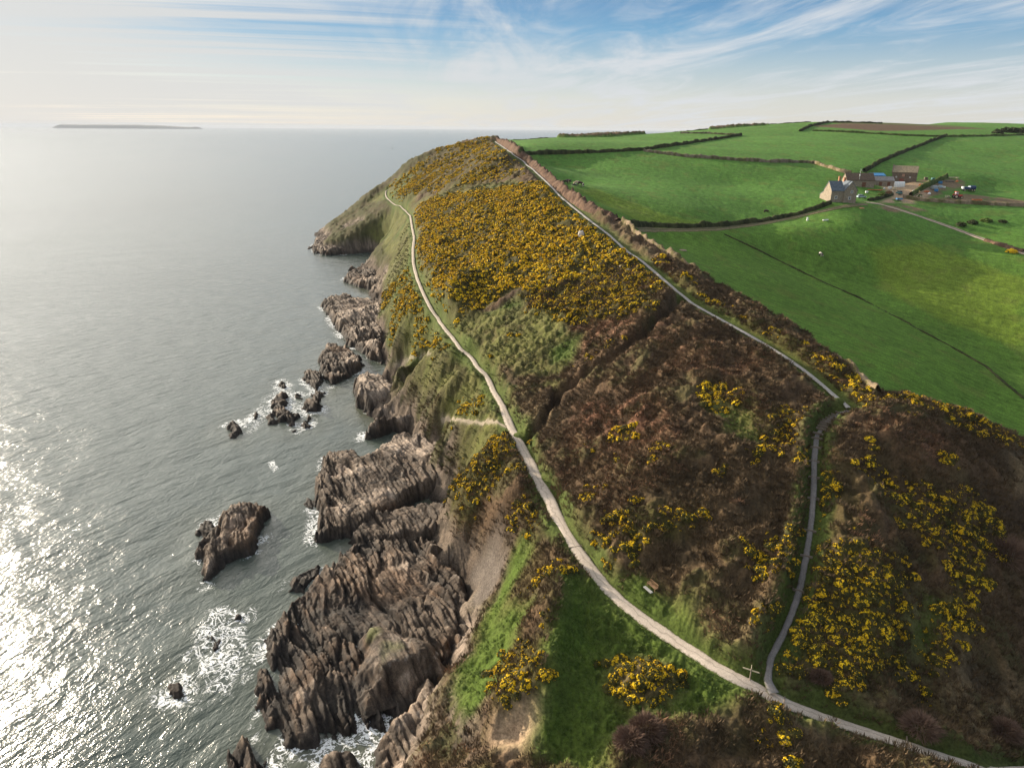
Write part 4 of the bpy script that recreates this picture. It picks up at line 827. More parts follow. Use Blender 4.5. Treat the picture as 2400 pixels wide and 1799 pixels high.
# ------------------------------------------------------------------ plants
def leaf_quads(Pc, N_, size, asp, g, jit=.7):
    """small leaf-sized quads at points Pc facing roughly N_"""
    n = len(Pc); N_ = N_ + g.normal(0, jit, (n, 3)); N_ /= np.linalg.norm(N_, axis=1)[:, None] + 1e-9
    a = np.cross(N_, g.normal(0, 1, (n, 3))); a /= np.linalg.norm(a, axis=1)[:, None] + 1e-9; b = np.cross(N_, a)
    s_ = (size * g.uniform(.6, 1.4, n))[:, None]; a = a * s_; b = b * s_ * asp
    V = np.stack([Pc - a, Pc + b, Pc + a, Pc - b], 1).reshape(-1, 3); return V
def clump(seed, nl, nf, ls=.15, fs=.10, h=.75):
    g = np.random.default_rng(seed)
    def pts(n, top):
        th = g.uniform(0, 2 * math.pi, n); u = g.uniform(top, 1, n); sn = np.sqrt(1 - u * u); d = np.stack([sn * np.cos(th), sn * np.sin(th), u], 1)
        r = .62 + .5 * fbm(d[:, 0] * 2.2 + seed, d[:, 1] * 2.2 + d[:, 2] * 1.5, seed, 3); return d, d * (r * np.where(g.uniform(0, 1, n) < .25, g.uniform(.55, .9, n), 1))[:, None] * np.array([1, 1, h * 1.1])
    d, p = pts(nl, -.05); Vl = leaf_quads(p, d, np.full(nl, ls), .55, g)
    d, p = pts(nf * 3, .1); k = fbm(p[:, 0] * 2.6 + 9, p[:, 1] * 2.6 + p[:, 2], seed + 3, 3); o = np.argsort(-k)[:nf]; Vf = leaf_quads(p[o] * 1.05, d[o], np.full(nf, fs), .8, g, .5)
    return Vl.astype(np.float32), Vf.astype(np.float32)
def quads(V): return np.arange(len(V)).reshape(-1, 4)
def scatter_merge(name, protos, P, S, ROT, mat, chunk=None):
    V = []
    pick = rng.integers(0, len(protos), len(P))
    for k, pr in enumerate(protos):
        s_ = np.where(pick == k)[0]
        if len(s_) == 0: continue
        c_, sn = np.cos(ROT[s_])[:, None], np.sin(ROT[s_])[:, None]; px_, py_, pz_ = pr[:, 0][None], pr[:, 1][None], pr[:, 2][None]
        vx = (px_ * c_ - py_ * sn) * S[s_, 0:1] + P[s_, 0:1]; vy = (px_ * sn + py_ * c_) * S[s_, 0:1] + P[s_, 1:2]; vz = pz_ * S[s_, 1:2] + P[s_, 2:3]
        V.append(np.stack([vx, vy, vz], -1).reshape(-1, 3))
    V = np.concatenate(V)
    return link(mesh_from(name, V, quads(V), mat))
def grid_points(x0, x1, y0, y1, sp, seed):
    g = np.random.default_rng(seed); X, Y = np.meshgrid(np.arange(x0, x1, sp), np.arange(y0, y1, sp)); return (X + g.uniform(-.5, .5, X.shape) * sp).ravel(), (Y + g.uniform(-.5, .5, X.shape) * sp).ravel()
def to_px(p):
    v = np.asarray(p, float) - np.array([0, 0, CAMZ]); X = v @ np.array(ax); Yc = v @ np.array(ay); Zc = v @ -np.array(az_); Zs = np.maximum(Zc, 1e-3)
    return PW / 2 + FOC * X / Zs, PH / 2 - FOC * Yc / Zs, Zc
def clear_of_lines(X, Y, rad):
    ok = np.ones(len(X), bool)
    for L, r in ((L_coast, 1.3), (L_ridge, 2.0), (L_steps, .75), (L_ditch, 1.2), (L_track, 2), (L_ftrack, 2), (L_cliffpath, .6)):
        d = np.full(len(X), 1e3)
        Ld = dens(L, 1.0)
        for i in range(0, len(X), 4000): d[i:i + 4000] = np.sqrt(((X[i:i + 4000, None] - Ld[None, :, 0]) ** 2 + (Y[i:i + 4000, None] - Ld[None, :, 1]) ** 2).min(1))
        ok &= d > r + rad
    return ok
# gorse
ga, gb = grid_points(-110, 140, 30, 190, .72, 1), grid_points(-110, 140, 190, 620, .82, 2); gx1, gy1 = np.concatenate([ga[0], gb[0]]), np.concatenate([ga[1], gb[1]])
gd = zs(Z_gorse, gx1, gy1) * (1 - zs(Z_field, gx1, gy1)); cl = (fbm(gx1 / 12, gy1 / 9, 70, 3) - .5) * .75 + fbm(gx1 / 5, gy1 / 5, 71, 3) * .5 + fbm(gx1 / 1.6, gy1 / 1.6, 72, 2) * .5
cl = cl + .25 * zs(Z_lawnclump, gx1, gy1); okk = (cl > 1 - (.33 + .35 * np.clip(gd, 0, 1))) & (gd > .03) & (rng.uniform(0, 1, len(gx1)) < .92)
gx1, gy1, gd = gx1[okk], gy1[okk], gd[okk]; ok = clear_of_lines(gx1, gy1, .5); gx1, gy1, gd = gx1[ok], gy1[ok], gd[ok]
gz1 = ground(gx1, gy1); ok = gz1 > 5; gx1, gy1, gz1 = gx1[ok], gy1[ok], gz1[ok]
D1 = np.hypot(gx1, gy1); GR = .22 + .85 * rng.uniform(0, 1, len(gx1)) ** 2.2; GR = GR * (1 + .18 * (D1 > 190)); GH = GR * rng.uniform(.75, 1.15, len(gx1)); GROT = rng.uniform(0, 6.28, len(gx1))
u_, v_, zc_ = to_px(np.stack([gx1, gy1, gz1], 1)); inview = (u_ > 5) & (u_ < PW - 5) & (v_ > 0) & (v_ < PH - 5)
size = np.where(inview, GR / zc_, 0); order = np.argsort(-size); IND = order[:290]; REST = order[290:]
near_pr = [clump(100 + k, 420, (240, 90, 330, 40, 160, 380)[k], .13, .085) for k in range(6)]
far_pr = [clump(200 + k, 60, (10, 40, 60, 75, 90, 100, 25, 65, 85)[k], .27, .23) for k in range(9)]; mid_pr = [clump(300 + k, 150, (20, 60, 110, 150, 190, 220, 40, 90, 140)[k], .19, .14) for k in range(9)]
gmesh = []
for k, (vl, vf) in enumerate(near_pr):
    a = mesh_from('foliage', vl, quads(vl), M_gleaf); b = mesh_from('blossom', vf, quads(vf), M_gflower); gmesh.append((a.data, b.data)); bpy.data.objects.remove(a); bpy.data.objects.remove(b)
def gorse_label(u, v, x, y):
    if v > 1400 and 1290 < u < 1500 and v < 1560: return 'yellow gorse bush in the isolated clump on the green lawn', 'gorse clump on the lawn'
    if u > 1690 and v < 1640 and not (v > 1510 and u < 2000 and v > 1500 + (u - 1660) * .3): return 'yellow gorse bush on the brown slope right of the stepped path', 'gorse bushes right of the stepped path'
    if v > 1520 and u > 1240: return 'gorse bush in the brown scrub below the coast path at the bottom edge', 'gorse bushes below the coast path'
    if u < 1280: return 'yellow gorse bush on the cliff edge seaward of the coast path', 'gorse bushes along the cliff edge'
    return 'yellow gorse bush in the brown heather between the coast path and the stepped path', 'gorse bushes in the heather'
for i in IND:
    lb, gp = gorse_label(u_[i], v_[i], gx1[i], gy1[i]); r = empty('gorse_bush', (gx1[i], gy1[i], gz1[i] - .1), lb, 'gorse bush', gp, GROT[i]); r.scale = (GR[i], GR[i], GH[i])
    a, b = gmesh[i % 6]; link(bpy.data.objects.new('foliage', a), r); link(bpy.data.objects.new('blossom', b), r)
Pg = np.stack([gx1, gy1, gz1 - .12], 1); Sg = np.stack([GR, GH], 1); far = REST[D1[REST] > 190]; mid = REST[D1[REST] <= 190]
root = empty('gorse_scrub', (0, 0, 0), 'mass of yellow flowering gorse covering the far slope and headland', 'gorse'); root['kind'] = 'stuff'
seedp = [(0, 0)]
def both(nm, prs, sel):
    pick = np.random.default_rng(5)
    for part, kx, mt in (('foliage', 0, M_gleaf), ('blossom', 1, M_gflower)):
        global rng; rng = np.random.default_rng(99); o = scatter_merge(part, [p[kx] for p in prs], Pg[sel], Sg[sel], GROT[sel], mt); o.parent = root; o['kind'] = 'stuff'
both('far', far_pr, far); both('mid', mid_pr, mid)
# heather and bracken tufts, grass tussocks
def tuft(seed, n, wdt, h, lean):
    g = np.random.default_rng(seed); a = g.uniform(0, 6.28, n); r = g.uniform(0, .35, n); b = np.stack([r * np.cos(a), r * np.sin(a), np.zeros(n)], 1)
    t = b + np.stack([np.cos(a) * lean * g.uniform(.3, 1.2, n), np.sin(a) * lean * g.uniform(.3, 1.2, n), h * g.uniform(.6, 1.15, n)], 1); m = (b + t) / 2 + g.normal(0, .04, (n, 3)); p = a + math.pi / 2 + g.uniform(-.8, .8, n); s_ = np.stack([np.cos(p), np.sin(p), np.zeros(n)], 1) * wdt
    return np.stack([b, m + s_, t, m - s_], 1).reshape(-1, 3).astype(np.float32)
def cover(name, sp, y1, sel, protos, mat, smin, smax, hs, label, seed, cat):
    X, Y = grid_points(-60, 130, 30, y1, sp, seed); k = sel(X, Y); X, Y = X[k], Y[k]; k = clear_of_lines(X, Y, .1); X, Y = X[k], Y[k]; Z = ground(X, Y); k = Z > 6; X, Y, Z = X[k], Y[k], Z[k]
    u, v, zc = to_px(np.stack([X, Y, Z], 1)); k = (u > -150) & (u < PW + 200) & (v < PH + 150) & (zc > 5); X, Y, Z = X[k], Y[k], Z[k]
    S = np.random.default_rng(seed).uniform(smin, smax, len(X)); o = scatter_merge(name, protos, np.stack([X, Y, Z - .05], 1), np.stack([S, S * hs], 1), np.random.default_rng(seed + 1).uniform(0, 6.28, len(X)), mat); o['kind'] = 'stuff'; o['label'] = label; o['category'] = cat; return o
gsel = lambda X, Y: (1 - zs(Z_field, X, Y)) * (1 - zs(Z_pebble, X, Y)) * (1 - np.clip(zs(Z_sand, X, Y) * 1.5, 0, 1))
cover('heather', .62, 190, lambda X, Y: (gsel(X, Y) > .5) & (zs(Z_green, X, Y) < .35) & (fbm(X / 3, Y / 3, 5, 3) > .36), [tuft(k, 16, .045, .75, .45) for k in range(5)], M_heath, .6, 1.3, .8, 'brown heather and scrub covering the near slope', 11, 'heather')
cover('bracken', .7, 190, lambda X, Y: (gsel(X, Y) > .5) & (zs(Z_green, X, Y) < .3) & (zs(Z_red, X, Y) + .5 * (fbm(X / 8, Y / 8, 15, 3) - .44) * 4 > .55), [tuft(k + 20, 12, .05, .6, .6) for k in range(5)], M_bracken, .6, 1.3, .8, 'dry russet bracken among the heather', 13, 'bracken')
cover('grass', .55, 125, lambda X, Y: (gsel(X, Y) > .5) & (zs(Z_green, X, Y) > .3) & (zs(Z_lawnclump, X, Y) < .3) & (fbm(X / 2.2, Y / 2.2, 8, 3) > .44), [tuft(k + 40, 14, .04, .38, .4) for k in range(5)], M_tuft, .5, 1.2, .8, 'tussocky green grass on the lawn and cliff edge', 17, 'grass')
cover('rough_grass', 1.0, 400, lambda X, Y: (gsel(X, Y) > .5) & (Y > 118) & ((zs(Z_green, X, Y) > .3) | (X < np.interp(Y, L_coast[np.argsort(L_coast[:, 1]), 1], L_coast[np.argsort(L_coast[:, 1]), 0]))) & (fbm(X / 3.5, Y / 3.5, 28, 3) > .50), [tuft(k + 60, 18, .07, .5, .7) for k in range(5)], M_rough, .6, 1.5, .7, 'coarse tawny grass and scrub on the slope above the sea', 19, 'grass')
# round bare bramble bushes
def twig_bush(px, py, R, H, label, seed, mat):
    g = np.random.default_rng(seed); p0 = pt(px, py); r = empty('bramble_bush', p0, label, 'bush'); n = 1500
    th = g.uniform(0, 6.28, n); u = g.uniform(.05, 1, n); sn = np.sqrt(1 - u * u); d = np.stack([sn * np.cos(th), sn * np.sin(th), u], 1); rr = (.75 + .35 * fbm(d[:, 0] * 2 + seed, d[:, 1] * 2, seed, 3))[:, None]
    b = d * rr * .45 + g.normal(0, .05, (n, 3)); t = d * rr + g.normal(0, .07, (n, 3)); m = (b + t) / 2 + g.normal(0, .05, (n, 3)); s_ = np.cross(d, g.normal(0, 1, (n, 3))); s_ *= .012 / (np.linalg.norm(s_, axis=1)[:, None] + 1e-9) * (3 / R)
    V = np.stack([b, m + s_, t, m - s_], 1).reshape(-1, 3) * np.array([R, R, H]); o = link(mesh_from('twigs', V, quads(V), mat), r)
    n = 26; V2 = []
    stem = MB()
    for k in range(9):
        a = 6.28 * k / 9; stem.cyl((.22 * R * math.cos(a), .22 * R * math.sin(a), .25 * H), .05, H * .6, n=6, r2=.02)
    stem.build('stem', M_wood, r); return r
M_twig = mat_foliage('bare_twig', (.08, .05, .036), (.22, .14, .10))
twig_bush(2165, 1225, 4.2, 3.6, 'large bare brown bush at the right edge on the shaded slope', 3, M_twig); twig_bush(1985, 1590, 2.6, 1.9, 'rounded pinkish brown bramble bush above the coast path near the bottom right', 4, M_twig)
twig_bush(2160, 1610, 2.2, 1.7, 'rounded brown bramble bush in the bottom right corner', 5, M_twig); twig_bush(1395, 1605, 2.4, 2.0, 'pale brown bramble bush at the lower edge of the green lawn', 6, M_twig)
twig_bush(1770, 1475, 1.6, 1.2, 'small brown bramble bush beside the path junction', 7, M_twig); twig_bush(1360, 1640, 2.2, 1.6, 'brown bramble bush at the bottom edge left of the gorse scrub', 8, M_twig)
M_bushg = mat_foliage('dark_bush', (.020, .030, .010), (.06, .07, .022))
def leafy_bush(px, py, R, H, label, seed, mat=None, group=None):
    p0 = pt(px, py); r = empty('bush', p0, label, 'bush', group); vl, vf = clump(seed, 260, 10, .2, .1, .9); o = link(mesh_from('foliage', vl * np.array([R, R, H], np.float32), quads(vl), mat or M_bushg), r)
    MB().cyl((0, 0, H * .25), .12, H * .5, n=7, r2=.05).build('stem', M_wood, r)
for k, (px, py, R, H) in enumerate([(2155,288,5,4),(2172,286,6,5),(2190,286,6,5),(2206,287,6,5)]): leafy_bush(px, py, R, H, 'dark wind bent thorn bush in the thicket on the far right hilltop', 400 + k, None, 'thorn thicket on the hilltop')
for k, (px, py, R, H, lb) in enumerate([(2075,487,2.2,1.6,'dark bush at the shaded left end of the grassy hollow'),(2100,482,2.4,1.6,'green bush in the middle of the grassy hollow'),(2130,478,2.6,1.5,'olive bush at the upper end of the grassy hollow'),(2165,480,2.0,1.3,'small dark bush at the right end of the grassy hollow'),(1905,421,2.0,1.4,'olive shrub in the farmhouse garden behind the dark wall'),(1920,418,1.8,1.5,'russet shrub in the garden nearest the yard'),(1985,424,1.6,1.1,'olive shrub at the lower end of the clipped hedge'),(1915,399,2.2,2.0,'dark shrub in front of the low grey shed'),(2185,545,2.4,1.4,'yellow gorse bush beside the farm track at the right edge')]):
    leafy_bush(px, py, R, H, lb, 420 + k, M_gflower if 'yellow' in lb else (M_bracken if 'russet' in lb else M_tuft if 'olive' in lb else None))
# ------------------------------------------------------------------ farm
M_stone = mat_plain('house_stone', (.27, .22, .165), .9, .45, 1.6, bump=.4); M_slate = mat_plain('slate_roof', (.10, .125, .15), .6, .35, 1.2); M_tile = mat_plain('mossy_tile', (.26, .21, .14), .9, .4, 1.5)
M_tile2 = mat_plain('weathered_sheet_roof', (.24, .22, .21), .8, .3, 1.2); M_dstone = mat_plain('barn_stone', (.15, .115, .09), .95, .45, 1.2, bump=.4); M_white = mat_plain('white_paint', (.75, .75, .73), .5, .08, 3); M_glass = mat_plain('window_glass', (.03, .04, .05), .1, .1, 2, spec=.5)
M_blue = mat_plain('blue_sheet', (.04, .20, .42), .5, .2, 1.5); M_red = mat_plain('red_paint', (.55, .05, .03), .4, .15, 3); M_tyre = mat_plain('tyre_rubber', (.02, .02, .02), .8, .2, 6); M_cream = mat_plain('cream_metal', (.55, .47, .33), .6, .15, 3)
M_navy = mat_plain('navy_paint', (.03, .05, .13), .45, .2, 2); M_orange = mat_plain('orange_paint', (.55, .16, .06), .7, .25, 2); M_dark = mat_plain('dark_metal', (.05, .05, .05), .6, .3, 3); M_grey = mat_plain('grey_metal', (.28, .31, .31), .5, .2, 2); M_teal = mat_plain('teal_paint', (.05, .17, .17), .4, .2, 2); M_silver = mat_plain('pale_blue_paint', (.42, .52, .58), .35, .15, 2)
M_brick = mat_plain('chimney_brick', (.42, .20, .11), .9, .3, 3); M_tan = mat_plain('tan_plastic', (.62, .42, .16), .7, .15, 2); M_doorw = mat_plain('door_timber', (.16, .07, .04), .8, .3, 4)
def z1(X, Y): return (1900 + X / 8.848) * .92167, (400 + Y / 8.848) * .92167
def z2(X, Y): return (2080 + X / 6.9125) * .92167, (390 + Y / 6.9125) * .92167
def window(r, x, y, z_, wd, ht, face='y'):
    s_ = (wd, .16, ht) if face == 'y' else (.16, wd, ht); f = MB()
    t = .12
    for dx in (-1, 1): f.box((x + dx * (wd / 2 - t / 2), y, z_) if face == 'y' else (x, y + dx * (wd / 2 - t / 2), z_), (t, .16, ht) if face == 'y' else (.16, t, ht))
    f.box((x, y, z_ + ht / 2 - t / 2), (wd - 2 * t, .15, t)).box((x, y, z_ - ht / 2 + t / 2), (wd - 2 * t, .2, t * 1.3)).box((x, y, z_), (wd - 2 * t, .1, .09))
    o = f.build('window', M_white, r); MB().box((x, y + .04, z_), (wd - 2 * t, .05, ht - 2 * t)).build('pane', M_glass, o); return o
def gable_roof(r, x0, x1, y0, y1, ze, zr, mat, axis, over=.3, th=.22, name='roof'):
    """two roof slopes, ridge along axis"""
    a0, a1 = (y0, y1) if axis == 'x' else (x0, x1); mid = (a0 + a1) / 2; sl = (zr - ze) / (mid - a0); o0 = a0 - over; zo = ze - over * sl
    prof = [(o0, zo), (mid, zr), (2 * mid - o0, zo), (2 * mid - o0, zo + th), (mid, zr + th * 1.3), (o0, zo + th)]
    b0, b1 = (x0 - .15, x1 + .15) if axis == 'x' else (y0 - .15, y1 + .15)
    return MB().prism(prof, b0, b1, 'y' if axis == 'y' else 'x').build(name, mat, r)
def gable_body(mb, x0, x1, y0, y1, ze, zr, axis, zb=-2.0):
    a0, a1 = (y0, y1) if axis == 'x' else (x0, x1); mid = (a0 + a1) / 2
    mb.prism([(a0, zb), (a1, zb), (a1, ze), (mid, zr), (a0, ze)], *((x0, x1) if axis == 'x' else (y0, y1)), 'x' if axis == 'x' else 'y'); return mb
# farmhouse
p = pt(*z1(640, 655)); H = empty('farmhouse', p, 'two storey grey stone farmhouse with slate roof and pale sunlit end wall', 'house', None, R_(3))
gable_body(MB(), -5.2, .4, 0, 7.2, 5.0, 8.6, 'x').build('wall', M_stone, H); gable_body(MB(), .4, 6.0, -.6, 7.0, 5.2, 8.7, 'y').build('wing_wall', M_stone, H)
gable_roof(H, -5.2, .4, 0, 7.2, 5.0, 8.6, M_slate, 'x'); gable_roof(H, .4, 6.0, -.6, 7.0, 5.2, 8.7, M_slate, 'y', name='wing_roof')
MB().prism([(7.2, -2), (10.6, -2), (10.6, 2.6), (7.2, 4.2)], -5.2, -1.0, 'x').build('lean_to', M_stone, H); MB().prism([(7.15, 4.25), (10.9, 2.5), (10.9, 2.7), (7.15, 4.45)], -5.3, -.9, 'x').build('lean_to_roof', M_slate, H)
MB().box((-.4, 4.2, 9.3), (.8, .7, 2.6)).box((-.4, 4.2, 10.68), (.95, .85, .16)).build('chimney', M_brick, H); MB().box((3.1, 6.3, 9.2), (1.0, .8, 1.6)).box((3.1, 6.3, 10.08), (1.15, .95, .16)).build('chimney', M_brick, H)
window(H, -2.9, -.06, 2.1, 1.1, 1.3); window(H, 3.0, -.66, 1.9, 1.1, 1.4); window(H, 3.6, -.66, 4.5, 1.0, 1.2)
MB().box((6.06, 2.2, 1.0), (.1, 1.0, 2.0)).build('door', M_doorw, H)
# big barn
p = pt(*z2(250, 272)); B = empty('stone_barn', p, 'tall dark stone barn with tawny tiled roof, largest of the farm buildings', 'barn', None, R_(-30)); B.scale = (1, 1, 1)
gable_body(MB(), -5.6, 5.8, 0, 6.6, 5.6, 8.4, 'x').build('wall', M_dstone, B); gable_roof(B, -5.6, 5.8, 0, 6.6, 5.6, 8.4, M_tile, 'x')
MB().prism([(-.4, 4.9), (3.3, 8.3), (7.0, 4.9), (7.0, 5.7), (3.3, 9.2), (-.4, 5.7)], -6.1, -5.6, 'x').build('gable_coping', M_dstone, B)
MB().box((-.4, -.05, 4.0), (1.2, .2, 1.3)).build('loft_door', mat_plain('faded_board', (.38, .22, .16), .9, .2, 3), B); MB().box((-.9, -.05, 1.2), (2.2, .2, 2.2)).build('door', mat_plain('rusty_door', (.22, .07, .05), .9, .3, 3), B)
for xx in (-3.6, 2.8): window(B, xx, -.04, 3.1, .7, .7)
# long low barn, pale shed, blue roof
p = pt(*z1(1010, 335)); S = empty('low_barn', p, 'low brown roofed stone barn close behind the farmhouse', 'barn', None, R_(-4))
gable_body(MB(), -6.5, 7.0, 0, 7, 3.2, 6.2, 'x').build('wall', M_stone, S); gable_roof(S, -6.5, 7, 0, 7, 3.2, 6.2, mat_plain('brown_tile', (.12, .085, .06), .9, .4, 1.4), 'x'); MB().box((2, -.05, 1.1), (1.8, .2, 2.2)).build('door', M_doorw, S)
p = pt(*z1(1480, 325)); S = empty('cattle_shed', p, 'long low shed with lilac grey sheet roof between the two barns', 'shed', None, R_(-6))
gable_body(MB(), -5.2, 5.6, 0, 5, 2.7, 4.3, 'x').build('wall', M_stone, S); gable_roof(S, -5.2, 5.6, 0, 5, 2.7, 4.3, M_tile2, 'x'); MB().box((-1, -.05, 1.0), (1.4, .2, 2.0)).build('door', M_doorw, S); MB().box((3, -.05, 1.0), (1.4, .2, 2.0)).build('door', M_doorw, S)
q_ = pt(*z1(1480, 325)); p = Vector((q_.x + 2.5, q_.y + 11, gz((q_.x + 2.5, q_.y + 11)))); S = empty('blue_shed', p, 'open fronted shed with bright blue sheet roof behind the grey shed', 'shed', None, R_(-6))
MB().prism([(0, 3.6), (4, 4.7), (4, 4.85), (0, 3.75)], -3.4, 4, 'x').build('roof', M_blue, S); MB().box((0.3, 3.8, 1.2), (7.2, .2, 6.5)).build('back_wall', M_dark, S)
for xx in (-3.2, .3, 3.8): MB().box((xx, .2, .8), (.2, .2, 5.6)).build('post', M_wood, S)
# ribbed round-roofed shelter
p = pt(*z1(1830, 335)); S = empty('shelter', p, 'white ribbed shelter with rounded roof in front of the tall barn', 'shelter', None, R_(-14))
def tunnel(r, L, w, h, mat, ribs):
    pr = [(w / 2 * math.cos(a), h * math.sin(a)) for a in np.linspace(0, math.pi, 15)] + []
    pr = [(a, max(z_, 0) + .5) for a, z_ in pr]; pr = pr + [(-w / 2, -.4), (w / 2, -.4)]
    MB().prism(pr, -L / 2, L / 2, 'x').build('cover', mat, r); rb = MB()
    for k in range(ribs):
        xx = -L / 2 + L * (k + .5) / ribs; rb.prism([(a * 1.03, z_ * 1.03) for a, z_ in pr], xx - .06, xx + .06, 'x')
    rb.build('rib', M_silver, r); MB().box((L / 2 + .04, 0, .9), (.08, w * .5, 1.5)).build('end_door', M_silver, r)
tunnel(S, 4.6, 2.6, 2.0, M_white, 6)
# pole with aerials
p = pt(*z1(985, 330)); S = empty('aerial_pole', p, 'thin white pole with aerials behind the farmhouse roof', 'pole'); MB().cyl((0, 0, 4.2), .09, 8.4, n=8, r2=.06).build('post', M_white, S); MB().box((.3, 0, 8.0), (1.8, .06, .08), 0, .9).build('aerial', M_white, S); MB().box((0, 0, 5.6), (.5, .2, .7)).build('dish', M_white, S)
# vehicles
def wheel(r, x, y, R, w, rim=None):
    o = MB().cyl((x, y, R), R, w, 'y', 18).build('wheel', M_tyre, r, .04); MB().cyl((x, y, R), R * .55, w + .06, 'y', 12).build('rim', rim or M_cream, o); return o
def tractor():
    p = pt(*z2(1115, 520)); T = empty('tractor', p, 'red tractor with cab parked on the muddy strip', 'tractor', None, R_(-6)); sc = 1.15; T.scale = (sc, sc, sc)
    MB().box((1.2, 0, 1.25), (1.9, .85, .75)).box((2.05, 0, 1.2), (.25, .8, .6)).build('bonnet', M_red, T, .08); MB().box((.4, 0, .85), (2.9, .6, .5)).build('chassis', M_dark, T)
    for xx in (-.75, .25):
        for yy in (-.65, .65): MB().box((xx, yy, 1.95), (.1, .1, 1.5)).build('cab_post', M_red, T)
    MB().box((-.25, 0, 2.0), (.9, 1.2, 1.2)).build('cab_glass', M_silver, T); MB().box((-.25, 0, 2.76), (1.35, 1.6, .16)).build('cab_roof', M_red, T, .05)
    for yy in (-.95, .95):
        wheel(T, -.6, yy, .85, .5); wheel(T, 1.7, yy * .85, .55, .35); MB().box((-.6, yy, 1.78), (1.2, .5, .1)).box((-1.15, yy, 1.5), (.1, .5, .5)).build('mudguard', M_red, T)
    MB().cyl((1.0, .3, 2.0), .06, .9, n=8).build('exhaust', M_dark, T)
    p = pt(*z2(975, 512)); K = empty('plough', p, 'cream spiked plough standing behind the red tractor', 'plough', None, R_(-6)); MB().box((0, 0, .75), (2.6, .25, .2)).box((0, 0, .5), (.2, 1.6, .15)).build('beam', M_cream, K); 
    for xx in (-1.1, -.3, .5): MB().box((xx, 0, .5), (.15, .2, .9), 0, .4).box((xx - .1, 0, 1.15), (.5, .25, .25), 0, .5).build('share', M_cream, K)
    wheel(K, .1, -.6, .4, .2); wheel(K, .9, .6, .4, .2)
tractor()
def wagon():
    p = pt(*z2(1310, 400)); T = empty('tanker_wagon', p, 'navy blue farm tanker with white front parked on the grass beyond the tractor', 'trailer', None, R_(2)); 
    MB().cyl((1.6, 0, 1.75), 1.05, 3.2, 'x', 18).build('tank', M_navy, T, .12, True); MB().box((-1.4, 0, 1.6), (2.9, 1.7, 1.1)).build('body', M_navy, T, .15); MB().box((-3.1, 0, 1.6), (1.0, 1.6, 1.3)).build('front_panel', M_white, T, .12); MB().box((.1, 0, 2.0), (.35, 1.9, 1.1), 0, .3).build('stripe_panel', M_silver, T); MB().box((0, 0, .75), (7, 1.0, .3)).build('chassis', M_dark, T)
    for xx in (-2.6, 1.2, 2.4):
        for yy in (-.95, .95): wheel(T, xx, yy, .55, .35)
wagon()
def car(px, py, rz, mat, label, kind='car', L=4.1, name='parked_car'):
    p = pt(px, py); T = empty(name, p, label, 'car', None, rz); 
    MB().prism([(-L / 2, .35), (L / 2, .35), (L / 2, .78), (L * .28, .92), (-L * .48, .95), (-L / 2, .8)], -.82, .82, 'y').build('body', mat, T, .08)
    MB().prism([(-L * .44, .93), (L * .26, .90), (L * .10, 1.5), (-L * .38, 1.5)], -.72, .72, 'y').build('windows', M_glass, T, .05); MB().box((-L * .14, 0, 1.53), (L * .46, 1.42, .07)).build('roof', mat, T, .03)
    for xx in (-L * .32, L * .32):
        for yy in (-.78, .78): wheel(T, xx, yy, .34, .22, M_grey)
    for yy in (-.55, .55): MB().box((L / 2 + .02, yy, .7), (.06, .3, .16)).build('headlight', M_white, T)
car(*z1(1050, 562), R_(4), M_silver, 'pale blue car parked against the garden wall by the farmhouse'); car(*z1(1830, 485), R_(85), M_teal, 'dark green car parked in the yard entrance facing the track')
p = pt(*z1(1830, 620)); T = empty('trailer', p, 'small bright blue open trailer beside the track at the yard entrance', 'trailer', None, R_(4)); MB().box((0, 0, .85), (2.9, 1.5, .55)).build('body', M_blue, T, .04); MB().box((0, 0, 1.15), (2.6, 1.2, .06)).build('load', M_teal, T); MB().box((-2.0, 0, .5), (1.3, .1, .1)).build('drawbar', M_dark, T); wheel(T, .2, -.8, .35, .2); wheel(T, .2, .8, .35, .2)
p = pt(*z2(1445, 565)); T = empty('feed_trough', p, 'long low orange trough on the mud below the tractor', 'trough', None, R_(6)); MB().box((0, 0, .55), (4.4, 1.3, .15)).box((0, -.65, .75), (4.4, .12, .55)).box((0, .65, .75), (4.4, .12, .55)).box((-2.2, 0, .75), (.12, 1.2, .55)).box((2.2, 0, .75), (.12, 1.2, .55)).build('tray', M_orange, T); MB().box((-1.7, 0, .25), (.2, 1.1, .6)).box((1.7, 0, .25), (.2, 1.1, .6)).build('leg', M_dark, T)
# scrap and stores round the yard
def heap(px, py, fn, name, label, cat, rz=0.0, sc=1.0):
    p = pt(px, py); o = fn(MB()); o.location = p; o.rotation_euler = (0, 0, rz); o.scale = (sc, sc, sc); o.name = name; o.data.name = name; tag(o, label, cat)
def bag(m, mat): return m.dome((0, 0, .1), .8, (1, .8, .9)).dome((0, 0, .72), .25, (1, 1, 1)).build('x', mat, None, 0, True)
def crate(m, mat, d=(1.6, 1.2, 1.1)): return m.box((0, 0, d[2] / 2), d).box((0, 0, d[2] + .05), (d[0] * 1.06, d[1] * 1.06, .1)).box((-d[0] * .3, -d[1] / 2 - .03, d[2] / 2), (.12, .06, d[2])).box((d[0] * .3, -d[1] / 2 - .03, d[2] / 2), (.12, .06, d[2])).build('x', mat, None, .03)
def tankd(m, mat): return m.prism([(1.1 * math.cos(a), 1.1 * math.sin(a) + .7) for a in np.linspace(0, math.pi, 12)] + [(-1.1, 0), (1.1, 0)], -1.4, 1.4, 'x').build('x', mat, None, .05)
